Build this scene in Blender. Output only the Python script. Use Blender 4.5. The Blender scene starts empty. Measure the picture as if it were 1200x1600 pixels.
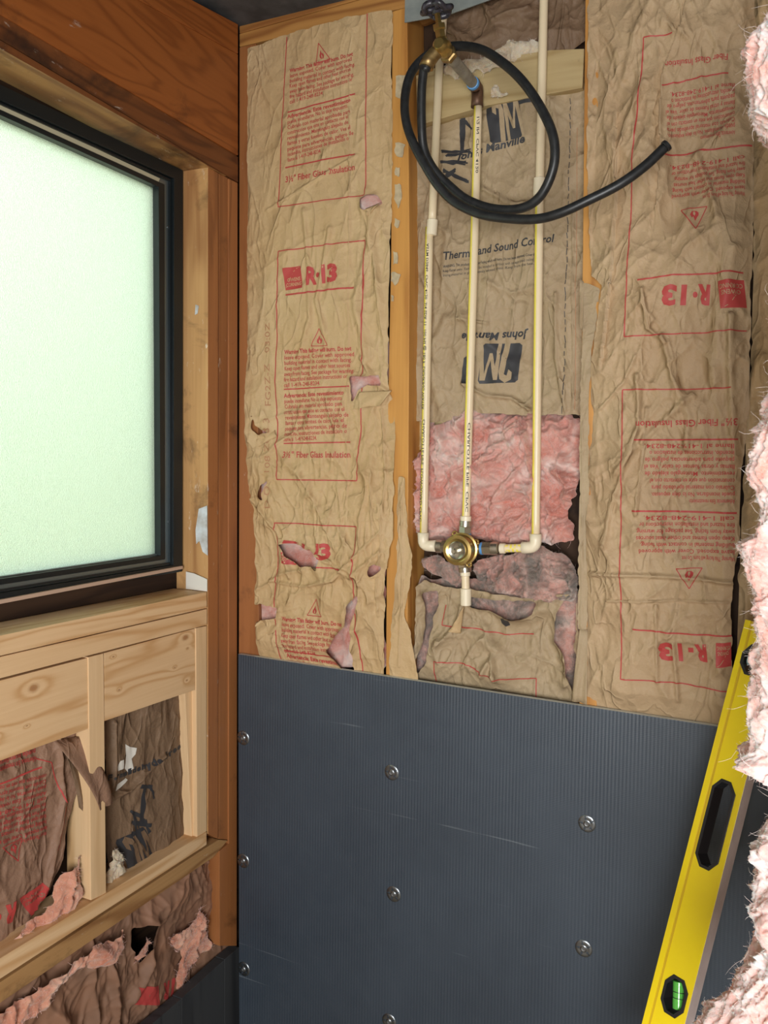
import bpy, bmesh, math, random
import numpy as np
from mathutils import Vector, Matrix
random.seed(7); RNG = np.random.default_rng(7)
S = bpy.context.scene; COL = S.collection
# ------------------------------------------------------------ camera, light, exposure
YAW, PITCH, ROLL = math.radians(25.77), math.radians(-2.453), math.radians(0.922)
F, CX, CY = 1309.5, 600.0, 757.0
CAM = Vector((1.146, -1.6, 1.45))
wv = Vector((-math.sin(YAW)*math.cos(PITCH), math.cos(YAW)*math.cos(PITCH), math.sin(PITCH)))
r0 = Vector((math.cos(YAW), math.sin(YAW), 0)); u0 = r0.cross(wv)
RT = r0*math.cos(ROLL)+u0*math.sin(ROLL); UP = u0*math.cos(ROLL)-r0*math.sin(ROLL)
cd = bpy.data.cameras.new('camera'); cam = bpy.data.objects.new('camera', cd); COL.objects.link(cam)
cd.sensor_fit = 'VERTICAL'; cd.sensor_height = 36; cd.lens = 36*F/1600; cd.shift_y = -43/1600; cd.clip_start = .02
cam.matrix_world = Matrix(((RT.x, UP.x, -wv.x, CAM.x), (RT.y, UP.y, -wv.y, CAM.y), (RT.z, UP.z, -wv.z, CAM.z), (0, 0, 0, 1)))
S.camera = cam
S.view_settings.view_transform = 'Standard'; S.view_settings.look = 'None'
S.view_settings.gamma = 1; S.view_settings.exposure = 0.45; S.view_settings.use_curve_mapping = False
W = bpy.data.worlds.new('daylight'); S.world = W; W.use_nodes = True
wn = W.node_tree.nodes; wl = W.node_tree.links
bgn = wn['Background']; bgn.inputs[1].default_value = 1.25
tc = wn.new('ShaderNodeTexCoord'); sp = wn.new('ShaderNodeSeparateXYZ'); rp = wn.new('ShaderNodeValToRGB')
wl.new(tc.outputs['Generated'], sp.inputs[0]); wl.new(sp.outputs[2], rp.inputs[0]); wl.new(rp.outputs[0], bgn.inputs[0])
rp.color_ramp.elements[0].color = (.62, .74, .62, 1); rp.color_ramp.elements[1].color = (.68, .9, .88, 1)
def area(name, loc, target, sx, sy, power, color):
    l = bpy.data.lights.new(name, 'AREA'); l.shape = 'RECTANGLE'; l.size = sx; l.size_y = sy; l.energy = power; l.color = color
    o = bpy.data.objects.new(name, l); COL.objects.link(o); o.location = loc
    o.rotation_euler = (Vector(target)-Vector(loc)).to_track_quat('-Z', 'Y').to_euler(); return o
area('rear_fill_light', (1.36, -2.45, 1.25), (.95, 0, 1.15), .75, .75, 43, (.98, .98, .96))  # added area light behind the camera, standing for soft daylight; no window there
area('window_daylight', (-1.0, -.75, 2.1), (0, -.45, 1.45), 1.2, 1.0, 7, (1, .96, .84))

# ------------------------------------------------------------ geometry helpers
def ray(px, py): return RT*(px-CX) - UP*(py-CY) + wv*F
def P(px, py, pl, v):
    d = ray(px, py); i = 0 if pl == 'X' else (1 if pl == 'Y' else 2)
    return CAM + d*((v-CAM[i])/d[i])
def proj(p):
    d = Vector(p)-CAM; z = d.dot(wv); return CX+F*d.dot(RT)/z, CY-F*d.dot(UP)/z
def tag(o, label=None, cat=None, group=None, kind=None):
    if label: o['label'] = label
    if cat: o['category'] = cat
    if group: o['group'] = group
    if kind: o['kind'] = kind
    return o
def empty(name, loc, label=None, cat=None, group=None, kind=None):
    o = bpy.data.objects.new(name, None); COL.objects.link(o); o.location = loc; WORLD[o.name] = Vector(loc); o.empty_display_size = .05
    return tag(o, label, cat, group, kind)
def link(name, V, Fc, mats, parent=None, midx=None, smooth=False, bevel=0):
    me = bpy.data.meshes.new(name)
    V = np.array([tuple(v) for v in V], dtype=float) if not isinstance(V, np.ndarray) else V
    lo = V.min(0); hi = V.max(0); c = Vector(((lo[0]+hi[0])/2, (lo[1]+hi[1])/2, lo[2]))
    me.from_pydata((V-np.array(c)).tolist(), [], Fc if isinstance(Fc, list) else Fc.tolist())
    for m in (mats if isinstance(mats, (list, tuple)) else [mats]): me.materials.append(m)
    if midx is not None: me.polygons.foreach_set('material_index', midx)
    if bevel:
        bm = bmesh.new(); bm.from_mesh(me); bmesh.ops.recalc_face_normals(bm, faces=bm.faces)
        bmesh.ops.bevel(bm, geom=list(bm.edges), offset=bevel, segments=2, affect='EDGES', profile=.6); bm.to_mesh(me); bm.free()
    if smooth: me.polygons.foreach_set('use_smooth', [True]*len(me.polygons))
    me.update()
    o = bpy.data.objects.new(name, me); COL.objects.link(o)
    WORLD[o.name] = c
    if parent: o.parent = parent; o.location = c - WORLD[parent.name]
    else: o.location = c
    return o
WORLD = {}
def prism_vf(front, back):
    n = len(front); V = list(front)+list(back)
    return V, [list(range(n)), list(range(2*n-1, n-1, -1))]+[[i, i+n, (i+1) % n+n, (i+1) % n] for i in range(n)]
def board(name, pts, pl, v0, v1, mat, parent=None, bevel=.0012):
    """outline laid on the wall plane pl=v0, extruded square to the wall to v1"""
    f = [P(x, y, pl, v0) for x, y in pts]; i = 0 if pl == 'X' else 1
    b = [p.copy() for p in f]
    for p in b: p[i] = v1
    V, Fc = prism_vf(f, b)
    return link(name, V, Fc, mat, parent, bevel=bevel)
def box(name, lo, hi, mat, parent=None, bevel=0):
    (a, b, c), (d, e, f) = lo, hi
    V, Fc = prism_vf([(a, b, c), (d, b, c), (d, e, c), (a, e, c)], [(a, b, f), (d, b, f), (d, e, f), (a, e, f)])
    Fc = [x[::-1] for x in Fc]
    return link(name, V, Fc, mat, parent, bevel=bevel)
def tube_vf(path, rad, n=14, caps=True):
    path = [Vector(p) for p in path]; V = []; Fc = []
    t0 = (path[1]-path[0]).normalized(); nrm = t0.orthogonal().normalized(); m = len(path)
    for i, p in enumerate(path):
        t = (path[min(i+1, m-1)]-path[max(i-1, 0)])
        if t.length > 1e-9:
            t.normalize(); nrm = (nrm-t*nrm.dot(t)).normalized(); tt = t
        b = tt.cross(nrm); r = rad[i] if hasattr(rad, '__len__') else rad
        for k in range(n):
            a = 2*math.pi*k/n; V.append(p+nrm*(math.cos(a)*r)+b*(math.sin(a)*r))
    for i in range(m-1):
        for k in range(n):
            Fc.append([i*n+k, i*n+(k+1) % n, (i+1)*n+(k+1) % n, (i+1)*n+k])
    if caps: Fc += [list(range(n))[::-1], [(m-1)*n+k for k in range(n)]]
    return V, Fc
def tube(name, path, rad, mat, parent=None, n=16):
    V, Fc = tube_vf(path, rad, n); o = link(name, V, Fc, mat, parent)
    me = o.data; me.polygons.foreach_set('use_smooth', [len(p.vertices) == 4 for p in me.polygons]); return o
def lathe(name, p0, axis, prof, mat, parent=None, n=24):
    """prof: (distance along axis, radius)"""
    ax = Vector(axis).normalized(); path = [Vector(p0)+ax*d for d, r in prof]
    V, Fc = [], []; nrm = ax.orthogonal().normalized(); b = ax.cross(nrm)
    for p, (d, r) in zip(path, prof):
        for k in range(n):
            a = 2*math.pi*k/n; V.append(p+nrm*(math.cos(a)*r)+b*(math.sin(a)*r))
    for i in range(len(prof)-1):
        for k in range(n): Fc.append([i*n+k, i*n+(k+1) % n, (i+1)*n+(k+1) % n, (i+1)*n+k])
    Fc += [list(range(n))[::-1], [(len(prof)-1)*n+k for k in range(n)]]
    o = link(name, V, Fc, mat, parent)
    me = o.data; bm = bmesh.new(); bm.from_mesh(me); bmesh.ops.recalc_face_normals(bm, faces=bm.faces)
    for f in bm.faces: f.smooth = True
    for e in bm.edges:
        if len(e.link_faces) == 2 and e.calc_face_angle() > .6: e.smooth = False
    bm.to_mesh(me); bm.free(); return o
def catmull(pts, n=10):
    pts = [Vector(p) for p in pts]; q = [pts[0]*2-pts[1]]+pts+[pts[-1]*2-pts[-2]]; out = []
    for i in range(1, len(q)-2):
        a, b, c, d = q[i-1:i+3]
        for k in range(n):
            t = k/n; out.append(.5*((2*b)+(c-a)*t+(2*a-5*b+4*c-d)*t*t+(3*b-a-3*c+d)*t**3))
    out.append(pts[-1]); return out
# numpy noise
def vn(x, y, seed=0):
    xi = np.floor(x).astype(np.int64); yi = np.floor(y).astype(np.int64); fx = x-xi; fy = y-yi
    fx = fx*fx*fx*(fx*(fx*6-15)+10); fy = fy*fy*fy*(fy*(fy*6-15)+10)
    def h(a, b):
        n = (a*374761393+b*668265263+seed*1442695041+12345) & 0xffffffff
        n = ((n ^ (n >> 13))*1274126177) & 0xffffffff; n = ((n ^ (n >> 16))*2246822519) & 0xffffffff
        return ((n ^ (n >> 15)) & 0xffff)/32767.5-1
    return (h(xi, yi)*(1-fx)+h(xi+1, yi)*fx)*(1-fy)+(h(xi, yi+1)*(1-fx)+h(xi+1, yi+1)*fx)*fy
def fbm(x, y, seed=0, o=4):
    s = 0; a = 1
    for i in range(o): s = s+a*vn(x*2**i, y*2**i, seed+i*17); a *= .5
    return s
def ridge(x, y, seed, ang, f, st=3.0):
    c, s = math.cos(ang), math.sin(ang); wx = x+.012*vn(x*14, y*14, seed+5); wy = y+.012*vn(x*14, y*14, seed+6)
    return np.clip(1-np.abs(vn((wx*c+wy*s)*f, (-wx*s+wy*c)*f/st, seed))*1.6, 0, 1)
def crumple(x, y, seed, vert=False, amp=1.0):
    rs = np.random.default_rng(seed); h = 0
    for f, a, n in ((9, .0080, 2), (18, .0056, 3), (34, .0032, 3), (60, .0016, 3)):
        for i in range(n):
            ang = rs.normal(0, .45) if vert and rs.random() < .75 else rs.uniform(0, math.pi)
            m = np.clip(.55+.7*vn(x*6+3, y*6, seed+i*3+f), 0, 1)
            h = h+a*m*(ridge(x, y, seed*31+f*7+i, ang, f)**2.4)
    return h*amp
def inpoly(x, y, poly):
    ins = np.zeros(x.shape, bool); n = len(poly)
    for i in range(n):
        x1, y1 = poly[i]; x2, y2 = poly[(i+1) % n]
        c = ((y1 > y) != (y2 > y)); ins ^= c & (x < (x2-x1)*(y-y1)/(y2-y1+1e-12)+x1)
    return ins
def dist_seg(x, y, pts, closed=False):
    best = np.full(x.shape, 1e9); sgn = np.ones(x.shape); n = len(pts)
    for i in range(n if closed else n-1):
        x1, y1 = pts[i]; x2, y2 = pts[(i+1) % n]; dx, dy = x2-x1, y2-y1; L = dx*dx+dy*dy+1e-12
        t = np.clip(((x-x1)*dx+(y-y1)*dy)/L, 0, 1); d = np.hypot(x-x1-t*dx, y-y1-t*dy)
        s = np.sign((x-x1)*dy-(y-y1)*dx); up = d < best; best = np.where(up, d, best); sgn = np.where(up, s, sgn)
    return best, sgn

# ------------------------------------------------------------ materials
def mat(name, color=(.8, .8, .8), rough=.6, metal=0, spec=.5):
    m = bpy.data.materials.new(name); m.use_nodes = True; b = m.node_tree.nodes['Principled BSDF']
    b.inputs['Base Color'].default_value = (*color, 1); b.inputs['Roughness'].default_value = rough
    b.inputs['Metallic'].default_value = metal; b.inputs['Specular IOR Level'].default_value = spec; return m
class N:
    def __init__(s, m): s.t = m.node_tree; s.b = s.t.nodes['Principled BSDF']
    def n(s, typ, **k):
        o = s.t.nodes.new(typ)
        for a, v in k.items(): setattr(o, a, v)
        return o
    def l(s, a, b): s.t.links.new(a, b)
    def coord(s, scale=(1, 1, 1), rnd=True):
        c = s.n('ShaderNodeTexCoord'); o = c.outputs['Object']
        if rnd:
            oi = s.n('ShaderNodeObjectInfo'); mu = s.n('ShaderNodeMath', operation='MULTIPLY'); mu.inputs[1].default_value = 9.7
            s.l(oi.outputs['Random'], mu.inputs[0]); ad = s.n('ShaderNodeVectorMath', operation='ADD'); s.l(o, ad.inputs[0]); s.l(mu.outputs[0], ad.inputs[1]); o = ad.outputs[0]
        mp = s.n('ShaderNodeMapping'); mp.inputs['Scale'].default_value = scale; s.l(o, mp.inputs[0]); return mp.outputs[0]
    def noise(s, vec, scale, detail=4, dist=0, rough=.55):
        o = s.n('ShaderNodeTexNoise'); s.l(vec, o.inputs['Vector']); o.inputs['Scale'].default_value = scale
        o.inputs['Detail'].default_value = detail; o.inputs['Distortion'].default_value = dist; o.inputs['Roughness'].default_value = rough; return o.outputs['Fac']
    def math(s, op, a, b=None):
        o = s.n('ShaderNodeMath', operation=op)
        for i, v in enumerate((a, b)):
            if v is None: continue
            if isinstance(v, (int, float)): o.inputs[i].default_value = v
            else: s.l(v, o.inputs[i])
        return o.outputs[0]
    def ramp(s, fac, stops):
        o = s.n('ShaderNodeValToRGB'); s.l(fac, o.inputs[0]); e = o.color_ramp.elements
        while len(e) > 1: e.remove(e[-1])
        for i, (p, c) in enumerate(stops):
            c = (c, c, c, 1) if isinstance(c, (int, float)) else (*c, 1)
            if i == 0: e[0].position = p; e[0].color = c
            else: x = e.new(p); x.color = c
        return o.outputs[0]
    def mix(s, f, a, b, mode='MIX'):
        o = s.n('ShaderNodeMix', data_type='RGBA', blend_type=mode)
        if isinstance(f, (int, float)): o.inputs[0].default_value = f
        else: s.l(f, o.inputs[0])
        for i, v in ((6, a), (7, b)):
            if isinstance(v, tuple): o.inputs[i].default_value = (*v, 1)
            else: s.l(v, o.inputs[i])
        return o.outputs[2]
    def bump(s, h, strength=.3, dist=.002):
        o = s.n('ShaderNodeBump'); o.inputs['Strength'].default_value = strength; o.inputs['Distance'].default_value = dist
        s.l(h, o.inputs['Height']); s.l(o.outputs[0], s.b.inputs['Normal'])
    def color(s, c): s.l(c, s.b.inputs['Base Color'])
def wood(name, light, dark, axis, rings=38, rough=.6, grime=0.0, grimecol=(.75, .7, .62), stain=0.0, staincol=(.03, .015, .01), knots=(), nails=0.25, spec=.35, gz=1.0):
    m = mat(name, light, rough, spec=spec); n = N(m)
    st = [9.0*gz]*3; st[axis] = .9; v = n.coord(tuple(st)); base = n.noise(v, 1.0, 3, .6, .5)
    if knots:
        tcn = n.n('ShaderNodeTexCoord'); kd = None
        for (kx, ky, kz, kr) in knots:
            d = n.n('ShaderNodeVectorMath', operation='SUBTRACT'); n.l(tcn.outputs['Object'], d.inputs[0]); d.inputs[1].default_value = (kx, ky, kz)
            sc = n.n('ShaderNodeVectorMath', operation='MULTIPLY'); n.l(d.outputs[0], sc.inputs[0]); w = [1/kr]*3; w[axis] = .55/kr; w[0] = 0; sc.inputs[1].default_value = w
            ln = n.n('ShaderNodeVectorMath', operation='LENGTH'); n.l(sc.outputs[0], ln.inputs[0])
            kd = ln.outputs['Value'] if kd is None else n.math('MINIMUM', kd, ln.outputs['Value'])
        kd = n.math('ADD', kd, n.math('MULTIPLY', n.noise(n.coord((60, 60, 60), False), 1.0, 3), .5)); base = n.math('ADD', base, n.math('DIVIDE', .26, n.math('ADD', 1.0, n.math('MULTIPLY', kd, kd))))
    rg = n.math('SINE', n.math('MULTIPLY', base, rings)); rg = n.math('ADD', n.math('MULTIPLY', rg, .5), .5)
    st2 = [170.0]*3; st2[axis] = 5; fine = n.noise(n.coord(tuple(st2)), 1.0, 2)
    f = n.math('ADD', n.math('MULTIPLY', n.math('POWER', rg, 3.5), .55), n.math('MULTIPLY', fine, .42))
    c = n.ramp(f, [(.12, light), (.85, dark)])
    big = n.noise(n.coord((3, 3, 3)), 1.0, 3); c = n.mix(n.math('MULTIPLY', big, .35), c, dark)
    if knots:
        c = n.mix(n.ramp(kd, [(.35, .8), (1.15, 0.0)]), c, (dark[0]*.55, dark[1]*.42, dark[2]*.35))
    if stain:
        sf = n.ramp(n.noise(n.coord((7, 7, 7)), 1.0, 6, .4, .65), [(.62-stain*.3, 0.0), (.80-stain*.3, .85)]); c = n.mix(sf, c, staincol)
    if grime:
        s3 = [60.0]*3; s3[axis] = 18; gf = n.ramp(n.noise(n.coord(tuple(s3)), 1.0, 5, .3, .7), [(.72-grime*.25, 0.0), (.80-grime*.25, .75)])
        gm = n.ramp(n.noise(n.coord((6, 6, 6)), 1.0, 2), [(.45, 0.0), (.62, 1.0)]); c = n.mix(n.math('MULTIPLY', gf, gm), c, grimecol)
    n.color(c); n.bump(f, .22, .0012)
    return m
PINE_L, PINE_D = (.82, .58, .34), (.60, .34, .15)
M = {}
M['pine_y'] = wood('new_pine_boards', PINE_L, PINE_D, 1, 50, .55)
M['pine_z'] = wood('new_pine_studs', PINE_L, (.55, .33, .15), 2, 26, .55)
M['old_y'] = wood('old_fir_header', (.36, .112, .026), (.23, .066, .015), 1, 70, .45, grime=.18, stain=.08, gz=.9)
M['old_y2'] = wood('old_fir_trim_board', (.22, .075, .022), (.10, .033, .012), 1, 60, .5, grime=.35, stain=.3)
M['soffit'] = wood('weathered_soffit', (.46, .25, .09), (.20, .09, .035), 1, 40, .4, grime=.45, stain=.35)
M['old_z'] = wood('old_fir_studs', (.42, .165, .055), (.24, .085, .027), 2, 24, .42, grime=.25, stain=.08, spec=.6)
M['jamb'] = wood('scuffed_jamb_stud', (.62, .36, .15), (.33, .15, .055), 2, 24, .5, grime=.45, stain=.25, grimecol=(.85, .8, .72))
M['center'] = wood('orange_fir_stud', (.66, .33, .085), (.38, .155, .035), 2, 26, .5, grime=.12)
M['plate_x'] = wood('fir_top_plate', (.56, .28, .08), (.26, .10, .028), 0, 30, .5, grime=.1)
M['block_x'] = wood('pale_blocking', (.52, .40, .21), (.36, .25, .11), 0, 34, .6, stain=.1)
M['plate_y'] = wood('old_bottom_plate', (.50, .29, .12), (.25, .115, .04), 1, 40, .6, grime=.3, stain=.15)
M['sheath'] = wood('dark_sheathing', (.06, .03, .015), (.025, .012, .007), 1, 40, .8)
def paper(name, col, warm, amp=1.0):
    m = mat(name, col, .62, spec=.35); n = N(m); v = n.coord((1, 1, 1), False)
    a = n.noise(v, 5, 3); b = n.noise(v, 420, 2)
    c = n.mix(n.ramp(a, [(.35, 0.0), (.7, 1.0)]), col, warm); c = n.mix(n.math('MULTIPLY', b, .25), c, (col[0]*.6, col[1]*.55, col[2]*.45)); n.color(c)
    vo = n.n('ShaderNodeTexVoronoi', feature='DISTANCE_TO_EDGE'); vo.inputs['Scale'].default_value = 26
    nz = n.n('ShaderNodeTexNoise'); n.l(v, nz.inputs['Vector']); nz.inputs['Scale'].default_value = 14; nz.inputs['Detail'].default_value = 3
    vm = n.n('ShaderNodeVectorMath', operation='MULTIPLY_ADD'); n.l(nz.outputs['Color'], vm.inputs[0]); vm.inputs[1].default_value = (.09, .09, .09); n.l(v, vm.inputs[2]); n.l(vm.outputs[0], vo.inputs['Vector'])
    h = n.math('ADD', n.math('MULTIPLY', n.noise(v, 24, 3, 1.2), .8), n.math('ADD', n.math('MULTIPLY', n.noise(v, 55, 4, .5), .9), n.math('MULTIPLY', b, .12)))
    for k, (sc_, ro) in enumerate(((3.4, .5), (6.5, -.7), (11, 1.2))):
        mp = n.n('ShaderNodeMapping'); n.l(v, mp.inputs[0]); mp.inputs['Rotation'].default_value = (ro, ro, 0); mp.inputs['Scale'].default_value = (sc_, sc_, sc_*.45); mp.inputs['Location'].default_value = (k*3.1, k, 0)
        rg = n.math('ABSOLUTE', n.math('SUBTRACT', n.noise(mp.outputs[0], 1.6, 2, .6, .4), .5)); rg = n.ramp(rg, [(0, 1.0), (.035, .35), (.12, 0.0)]); h = n.math('ADD', h, n.math('MULTIPLY', rg, 1.5/(1+k*.6)))
    n.bump(h, .85*amp, .0034)
    return m
M['kraft'] = paper('kraft_facing', (.585, .415, .23), (.51, .335, .165))
M['kraft_r'] = paper('kraft_facing_rosy', (.51, .37, .225), (.44, .295, .17))
M['kraft_c'] = paper('kraft_facing_grey', (.44, .335, .21), (.37, .27, .165))
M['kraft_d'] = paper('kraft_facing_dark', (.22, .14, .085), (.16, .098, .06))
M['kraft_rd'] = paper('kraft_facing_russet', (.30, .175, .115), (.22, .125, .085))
M['red'] = mat('red_print', (.46, .055, .05), .6); M['black'] = mat('black_print', (.035, .035, .04), .6)
M['faint'] = mat('faint_print', (.42, .20, .10), .6); M['white'] = mat('white_flakes', (.75, .72, .66), .7)
def fibre(name, a, b, c, dirt=None, bs=.8, sss=.3):
    m = mat(name, a, .85, spec=.15); n = N(m); v = n.coord((1, 1, 1), False)
    f1 = n.noise(v, 16, 5, .8, .6); col = n.ramp(f1, [(.34, b), (.50, a), (.66, c)])
    f2 = n.noise(v, 130, 4, 1.5, .7); col = n.mix(n.ramp(f2, [(.50, 0.0), (.72, .55)]), col, c)
    if dirt:
        f3 = n.noise(v, 9, 5, .5, .7); col = n.mix(n.ramp(f3, [(.40, 0.0), (.56, .92)]), col, dirt)
    n.color(col); s = n.b; s.inputs['Subsurface Weight'].default_value = sss; s.inputs['Subsurface Radius'].default_value = (.02, .009, .007); s.inputs['Subsurface Scale'].default_value = .4
    s.inputs['Sheen Weight'].default_value = .3
    n.bump(n.math('ADD', n.noise(v, 90, 6, 2.2, .75), n.math('MULTIPLY', n.noise(v, 420, 3, 1.0), .4)), bs, .006)
    return m
M['pink'] = fibre('pink_fibreglass', (.80, .40, .33), (.66, .22, .16), (.90, .68, .61))
M['pink_near'] = fibre('pale_pink_fibreglass', (.84, .54, .49), (.78, .34, .27), (.88, .76, .75), bs=.3, sss=.7)
M['pink_dirty'] = fibre('dusty_pink_fibreglass', (.74, .42, .35), (.58, .27, .21), (.84, .66, .58), dirt=(.17, .14, .115))
M['pink_dim'] = fibre('dull_pink_fibreglass', (.66, .32, .22), (.50, .19, .12), (.74, .46, .35), bs=.35, sss=.6)
M['cream_wool'] = fibre('cream_wool', (.78, .64, .45), (.62, .42, .24), (.88, .80, .66))
M['strand'] = mat('pink_strand', (.86, .58, .53), .7, spec=.2); M['strand_w'] = mat('white_strand', (.88, .80, .76), .7, spec=.2)
M['strand_g'] = mat('grey_strand', (.40, .34, .29), .7, spec=.2)
# grey foam backer board
m = mat('grey_backer_board', (.072, .092, .118), .38, spec=.75); n = N(m); v = n.coord((1, 1, 1), False)
sx = n.n('ShaderNodeSeparateXYZ'); n.l(v, sx.inputs[0])
rib = n.math('ADD', n.math('MULTIPLY', n.math('SINE', n.math('MULTIPLY', sx.outputs[0], 2*math.pi/.0068)), .5), .5)
mesh_ = n.math('SINE', n.math('MULTIPLY', sx.outputs[2], 2*math.pi/.0034)); pat = n.noise(v, 6, 3)
ribs = n.math('MULTIPLY', rib, n.ramp(pat, [(.36, .25), (.6, 1.0)]))
n.bump(n.math('ADD', ribs, n.math('MULTIPLY', mesh_, .13)), .38, .0011)
c = n.mix(n.ramp(n.noise(v, 4, 5), [(.3, 0.0), (.75, 1.0)]), (.030, .043, .062), (.043, .060, .084))
dust = n.ramp(n.noise(v, 55, 5, .2, .7), [(.70, 0.0), (.80, .30)]); c = n.mix(dust, c, (.35, .38, .40))
scv = n.n('ShaderNodeMapping'); n.l(v, scv.inputs[0]); scv.inputs['Rotation'].default_value = (0, .17, 0); scv.inputs['Scale'].default_value = (2, 1, 90)
scr = n.ramp(n.noise(scv.outputs[0], 1.0, 3, .3), [(.70, 0.0), (.74, .26)]); c = n.mix(scr, c, (.33, .37, .40)); n.color(c)
n.l(n.ramp(n.noise(v, 30, 4), [(.3, .46), (.7, .58)]), n.b.inputs['Roughness']); M['panel'] = m
M['panel_edge'] = mat('pale_board_edge', (.62, .64, .62), .7)
M['membrane'] = wood('dark_membrane_boards', (.055, .058, .062), (.028, .03, .034), 2, 20, .5, grime=.2, grimecol=(.22, .23, .24))
M['metal'] = mat('washer_steel', (.27, .29, .31), .36, 1); M['galv'] = mat('galvanised_steel', (.27, .28, .29), .45, .85)
def mottled(name, a, b, rough, metal, sc=60):
    m = mat(name, a, rough, metal); n = N(m); v = n.coord(); f = n.noise(v, sc, 4); n.color(n.mix(n.ramp(f, [(.35, 0.0), (.65, 1.0)]), a, b)); n.bump(f, .15, .001); return m
M['galvp'] = mottled('zinc_plate', (.26, .29, .28), (.36, .38, .36), .6, .35, 25)
M['pipegal'] = mottled('grey_nipple', (.27, .25, .22), (.40, .38, .34), .5, .6, 50)
M['brass'] = mottled('brass', (.62, .45, .16), (.42, .29, .10), .30, .95, 40)
M['brass_dull'] = mottled('aged_brass', (.42, .29, .12), (.22, .14, .06), .42, .85, 60)
M['bronze'] = mottled('brown_bronze', (.16, .085, .05), (.10, .055, .035), .5, .5, 60)
M['nickel'] = mottled('nickel_union', (.62, .60, .52), (.50, .46, .36), .25, .95, 40)
M['blacktape'] = mottled('black_tar', (.018, .017, .02), (.05, .045, .06), .35, 0, 150)
M['teflon'] = mat('blue_tape', (.10, .30, .62), .5); M['teflon_w'] = mat('pale_blue_tape', (.35, .50, .70), .5)
M['cpvc'] = mat('cream_pipe', (.80, .66, .45), .35); M['cpvc_y'] = mat('yellow_stripe', (.86, .72, .10), .35); M['cpvc_f'] = mat('cream_fitting', (.82, .72, .54), .38)
M['rubber'] = mottled('black_rubber', (.010, .011, .012), (.022, .023, .024), .42, 0, 90)
M['frame'] = mat('dark_window_metal', (.013, .018, .021), .35, .3); M['alu'] = mat('grey_aluminium', (.22, .27, .29), .35, .8)
M['bead'] = mat('cream_glazing_bead', (.50, .47, .33), .5); M['tan'] = mat('tan_sealant', (.52, .36, .27), .7)
M['yellow'] = mottled('yellow_enamel', (.86, .66, .005), (.82, .61, .01), .32, 0, 12)
M['yellow_d'] = mat('yellow_groove', (.62, .40, .01), .45); M['plastic'] = mat('black_plastic', (.012, .013, .016), .28)
M['milled'] = mottled('milled_edge_pink_reflection', (.74, .62, .60), (.64, .53, .51), .35, .1, 30)  # pink reflected from the insulation is put into the edge colour
M['vial'] = mat('green_vial', (.18, .72, .12), .1); M['vial'].node_tree.nodes['Principled BSDF'].inputs['Transmission Weight'].default_value = .35
M['vial_blue'] = mat('pale_vial', (.42, .66, .66), .12); M['adhesive'] = mottled('dried_adhesive', (.55, .44, .28), (.42, .33, .21), .8, 0, 90)
M['dark'] = mat('dark_cavity', (.02, .015, .012), .9); M['ceil'] = mottled('dark_ceiling', (.04, .04, .042), (.075, .075, .078), .8, 0, 20)
M['room'] = mat('room_side_wall', (.42, .34, .26), .8); M['floor'] = mottled('subfloor', (.35, .27, .18), (.26, .20, .13), .7, 0, 8)
m = mat('frosted_glass', (.93, 1, .95), .35, spec=.4); n = N(m); n.b.inputs['Transmission Weight'].default_value = 1; n.b.inputs['IOR'].default_value = 1.2
v = n.coord((1, 1, 1), False); n.bump(n.noise(v, 420, 2, .4), .9, .004)
trl = n.n('ShaderNodeBsdfTranslucent'); trl.inputs[0].default_value = (.93, 1, .94, 1); ms = n.n('ShaderNodeMixShader'); ms.inputs[0].default_value = .6
gnz = n.noise(v, 420, 3, .4); bmp = n.n('ShaderNodeBump'); bmp.inputs['Strength'].default_value = 1; bmp.inputs['Distance'].default_value = .004; n.l(gnz, bmp.inputs['Height']); n.l(bmp.outputs[0], trl.inputs['Normal'])
n.l(n.b.outputs[0], ms.inputs[1]); n.l(trl.outputs[0], ms.inputs[2]); n.l(ms.outputs[0], m.node_tree.nodes['Material Output'].inputs['Surface']); M['glass'] = m
M['leaf'] = mottled('hedge_leaves', (.12, .42, .05), (.24, .55, .10), .7, 0, 30); M['ground'] = mat('pale_ground', (.85, .74, .42), .9); M['fence'] = mat('tan_fence', (.70, .60, .34), .9)

# ------------------------------------------------------------ flat lettering helpers
_tc = {}
def text_vf(s, bold=0.0, shear=0.0):
    k = (s, bold, shear)
    if k in _tc: return _tc[k]
    c = bpy.data.curves.new('lettering', 'FONT'); c.body = s; c.size = 1; c.offset = bold; c.shear = shear; c.resolution_u = 2; c.fill_mode = 'FRONT'
    o = bpy.data.objects.new('lettering', c); COL.objects.link(o); dg = bpy.context.evaluated_depsgraph_get()
    me = bpy.data.meshes.new_from_object(o.evaluated_get(dg)); V = np.array([v.co[:2] for v in me.vertices]).reshape(-1, 2)
    Fc = [list(p.vertices) for p in me.polygons]; bpy.data.objects.remove(o); bpy.data.curves.remove(c); bpy.data.meshes.remove(me)
    _tc[k] = (V, Fc); return V, Fc
def cut_grid(V, Fc, step):
    bm = bmesh.new(); vs = [bm.verts.new((x, y, 0)) for x, y in V]
    for f in Fc:
        try: bm.faces.new([vs[i] for i in f])
        except ValueError: pass
    lo = V.min(0); hi = V.max(0)
    for ax in (0, 1):
        t = lo[ax]+step
        while t < hi[ax]:
            co = [0, 0, 0]; no = [0, 0, 0]; co[ax] = t; no[ax] = 1
            bmesh.ops.bisect_plane(bm, geom=bm.verts[:]+bm.edges[:]+bm.faces[:], plane_co=co, plane_no=no); t += step
    bm.verts.index_update(); V2 = np.array([v.co[:2] for v in bm.verts]); F2 = [[v.index for v in f.verts] for f in bm.faces]; bm.free(); return V2, F2
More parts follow.
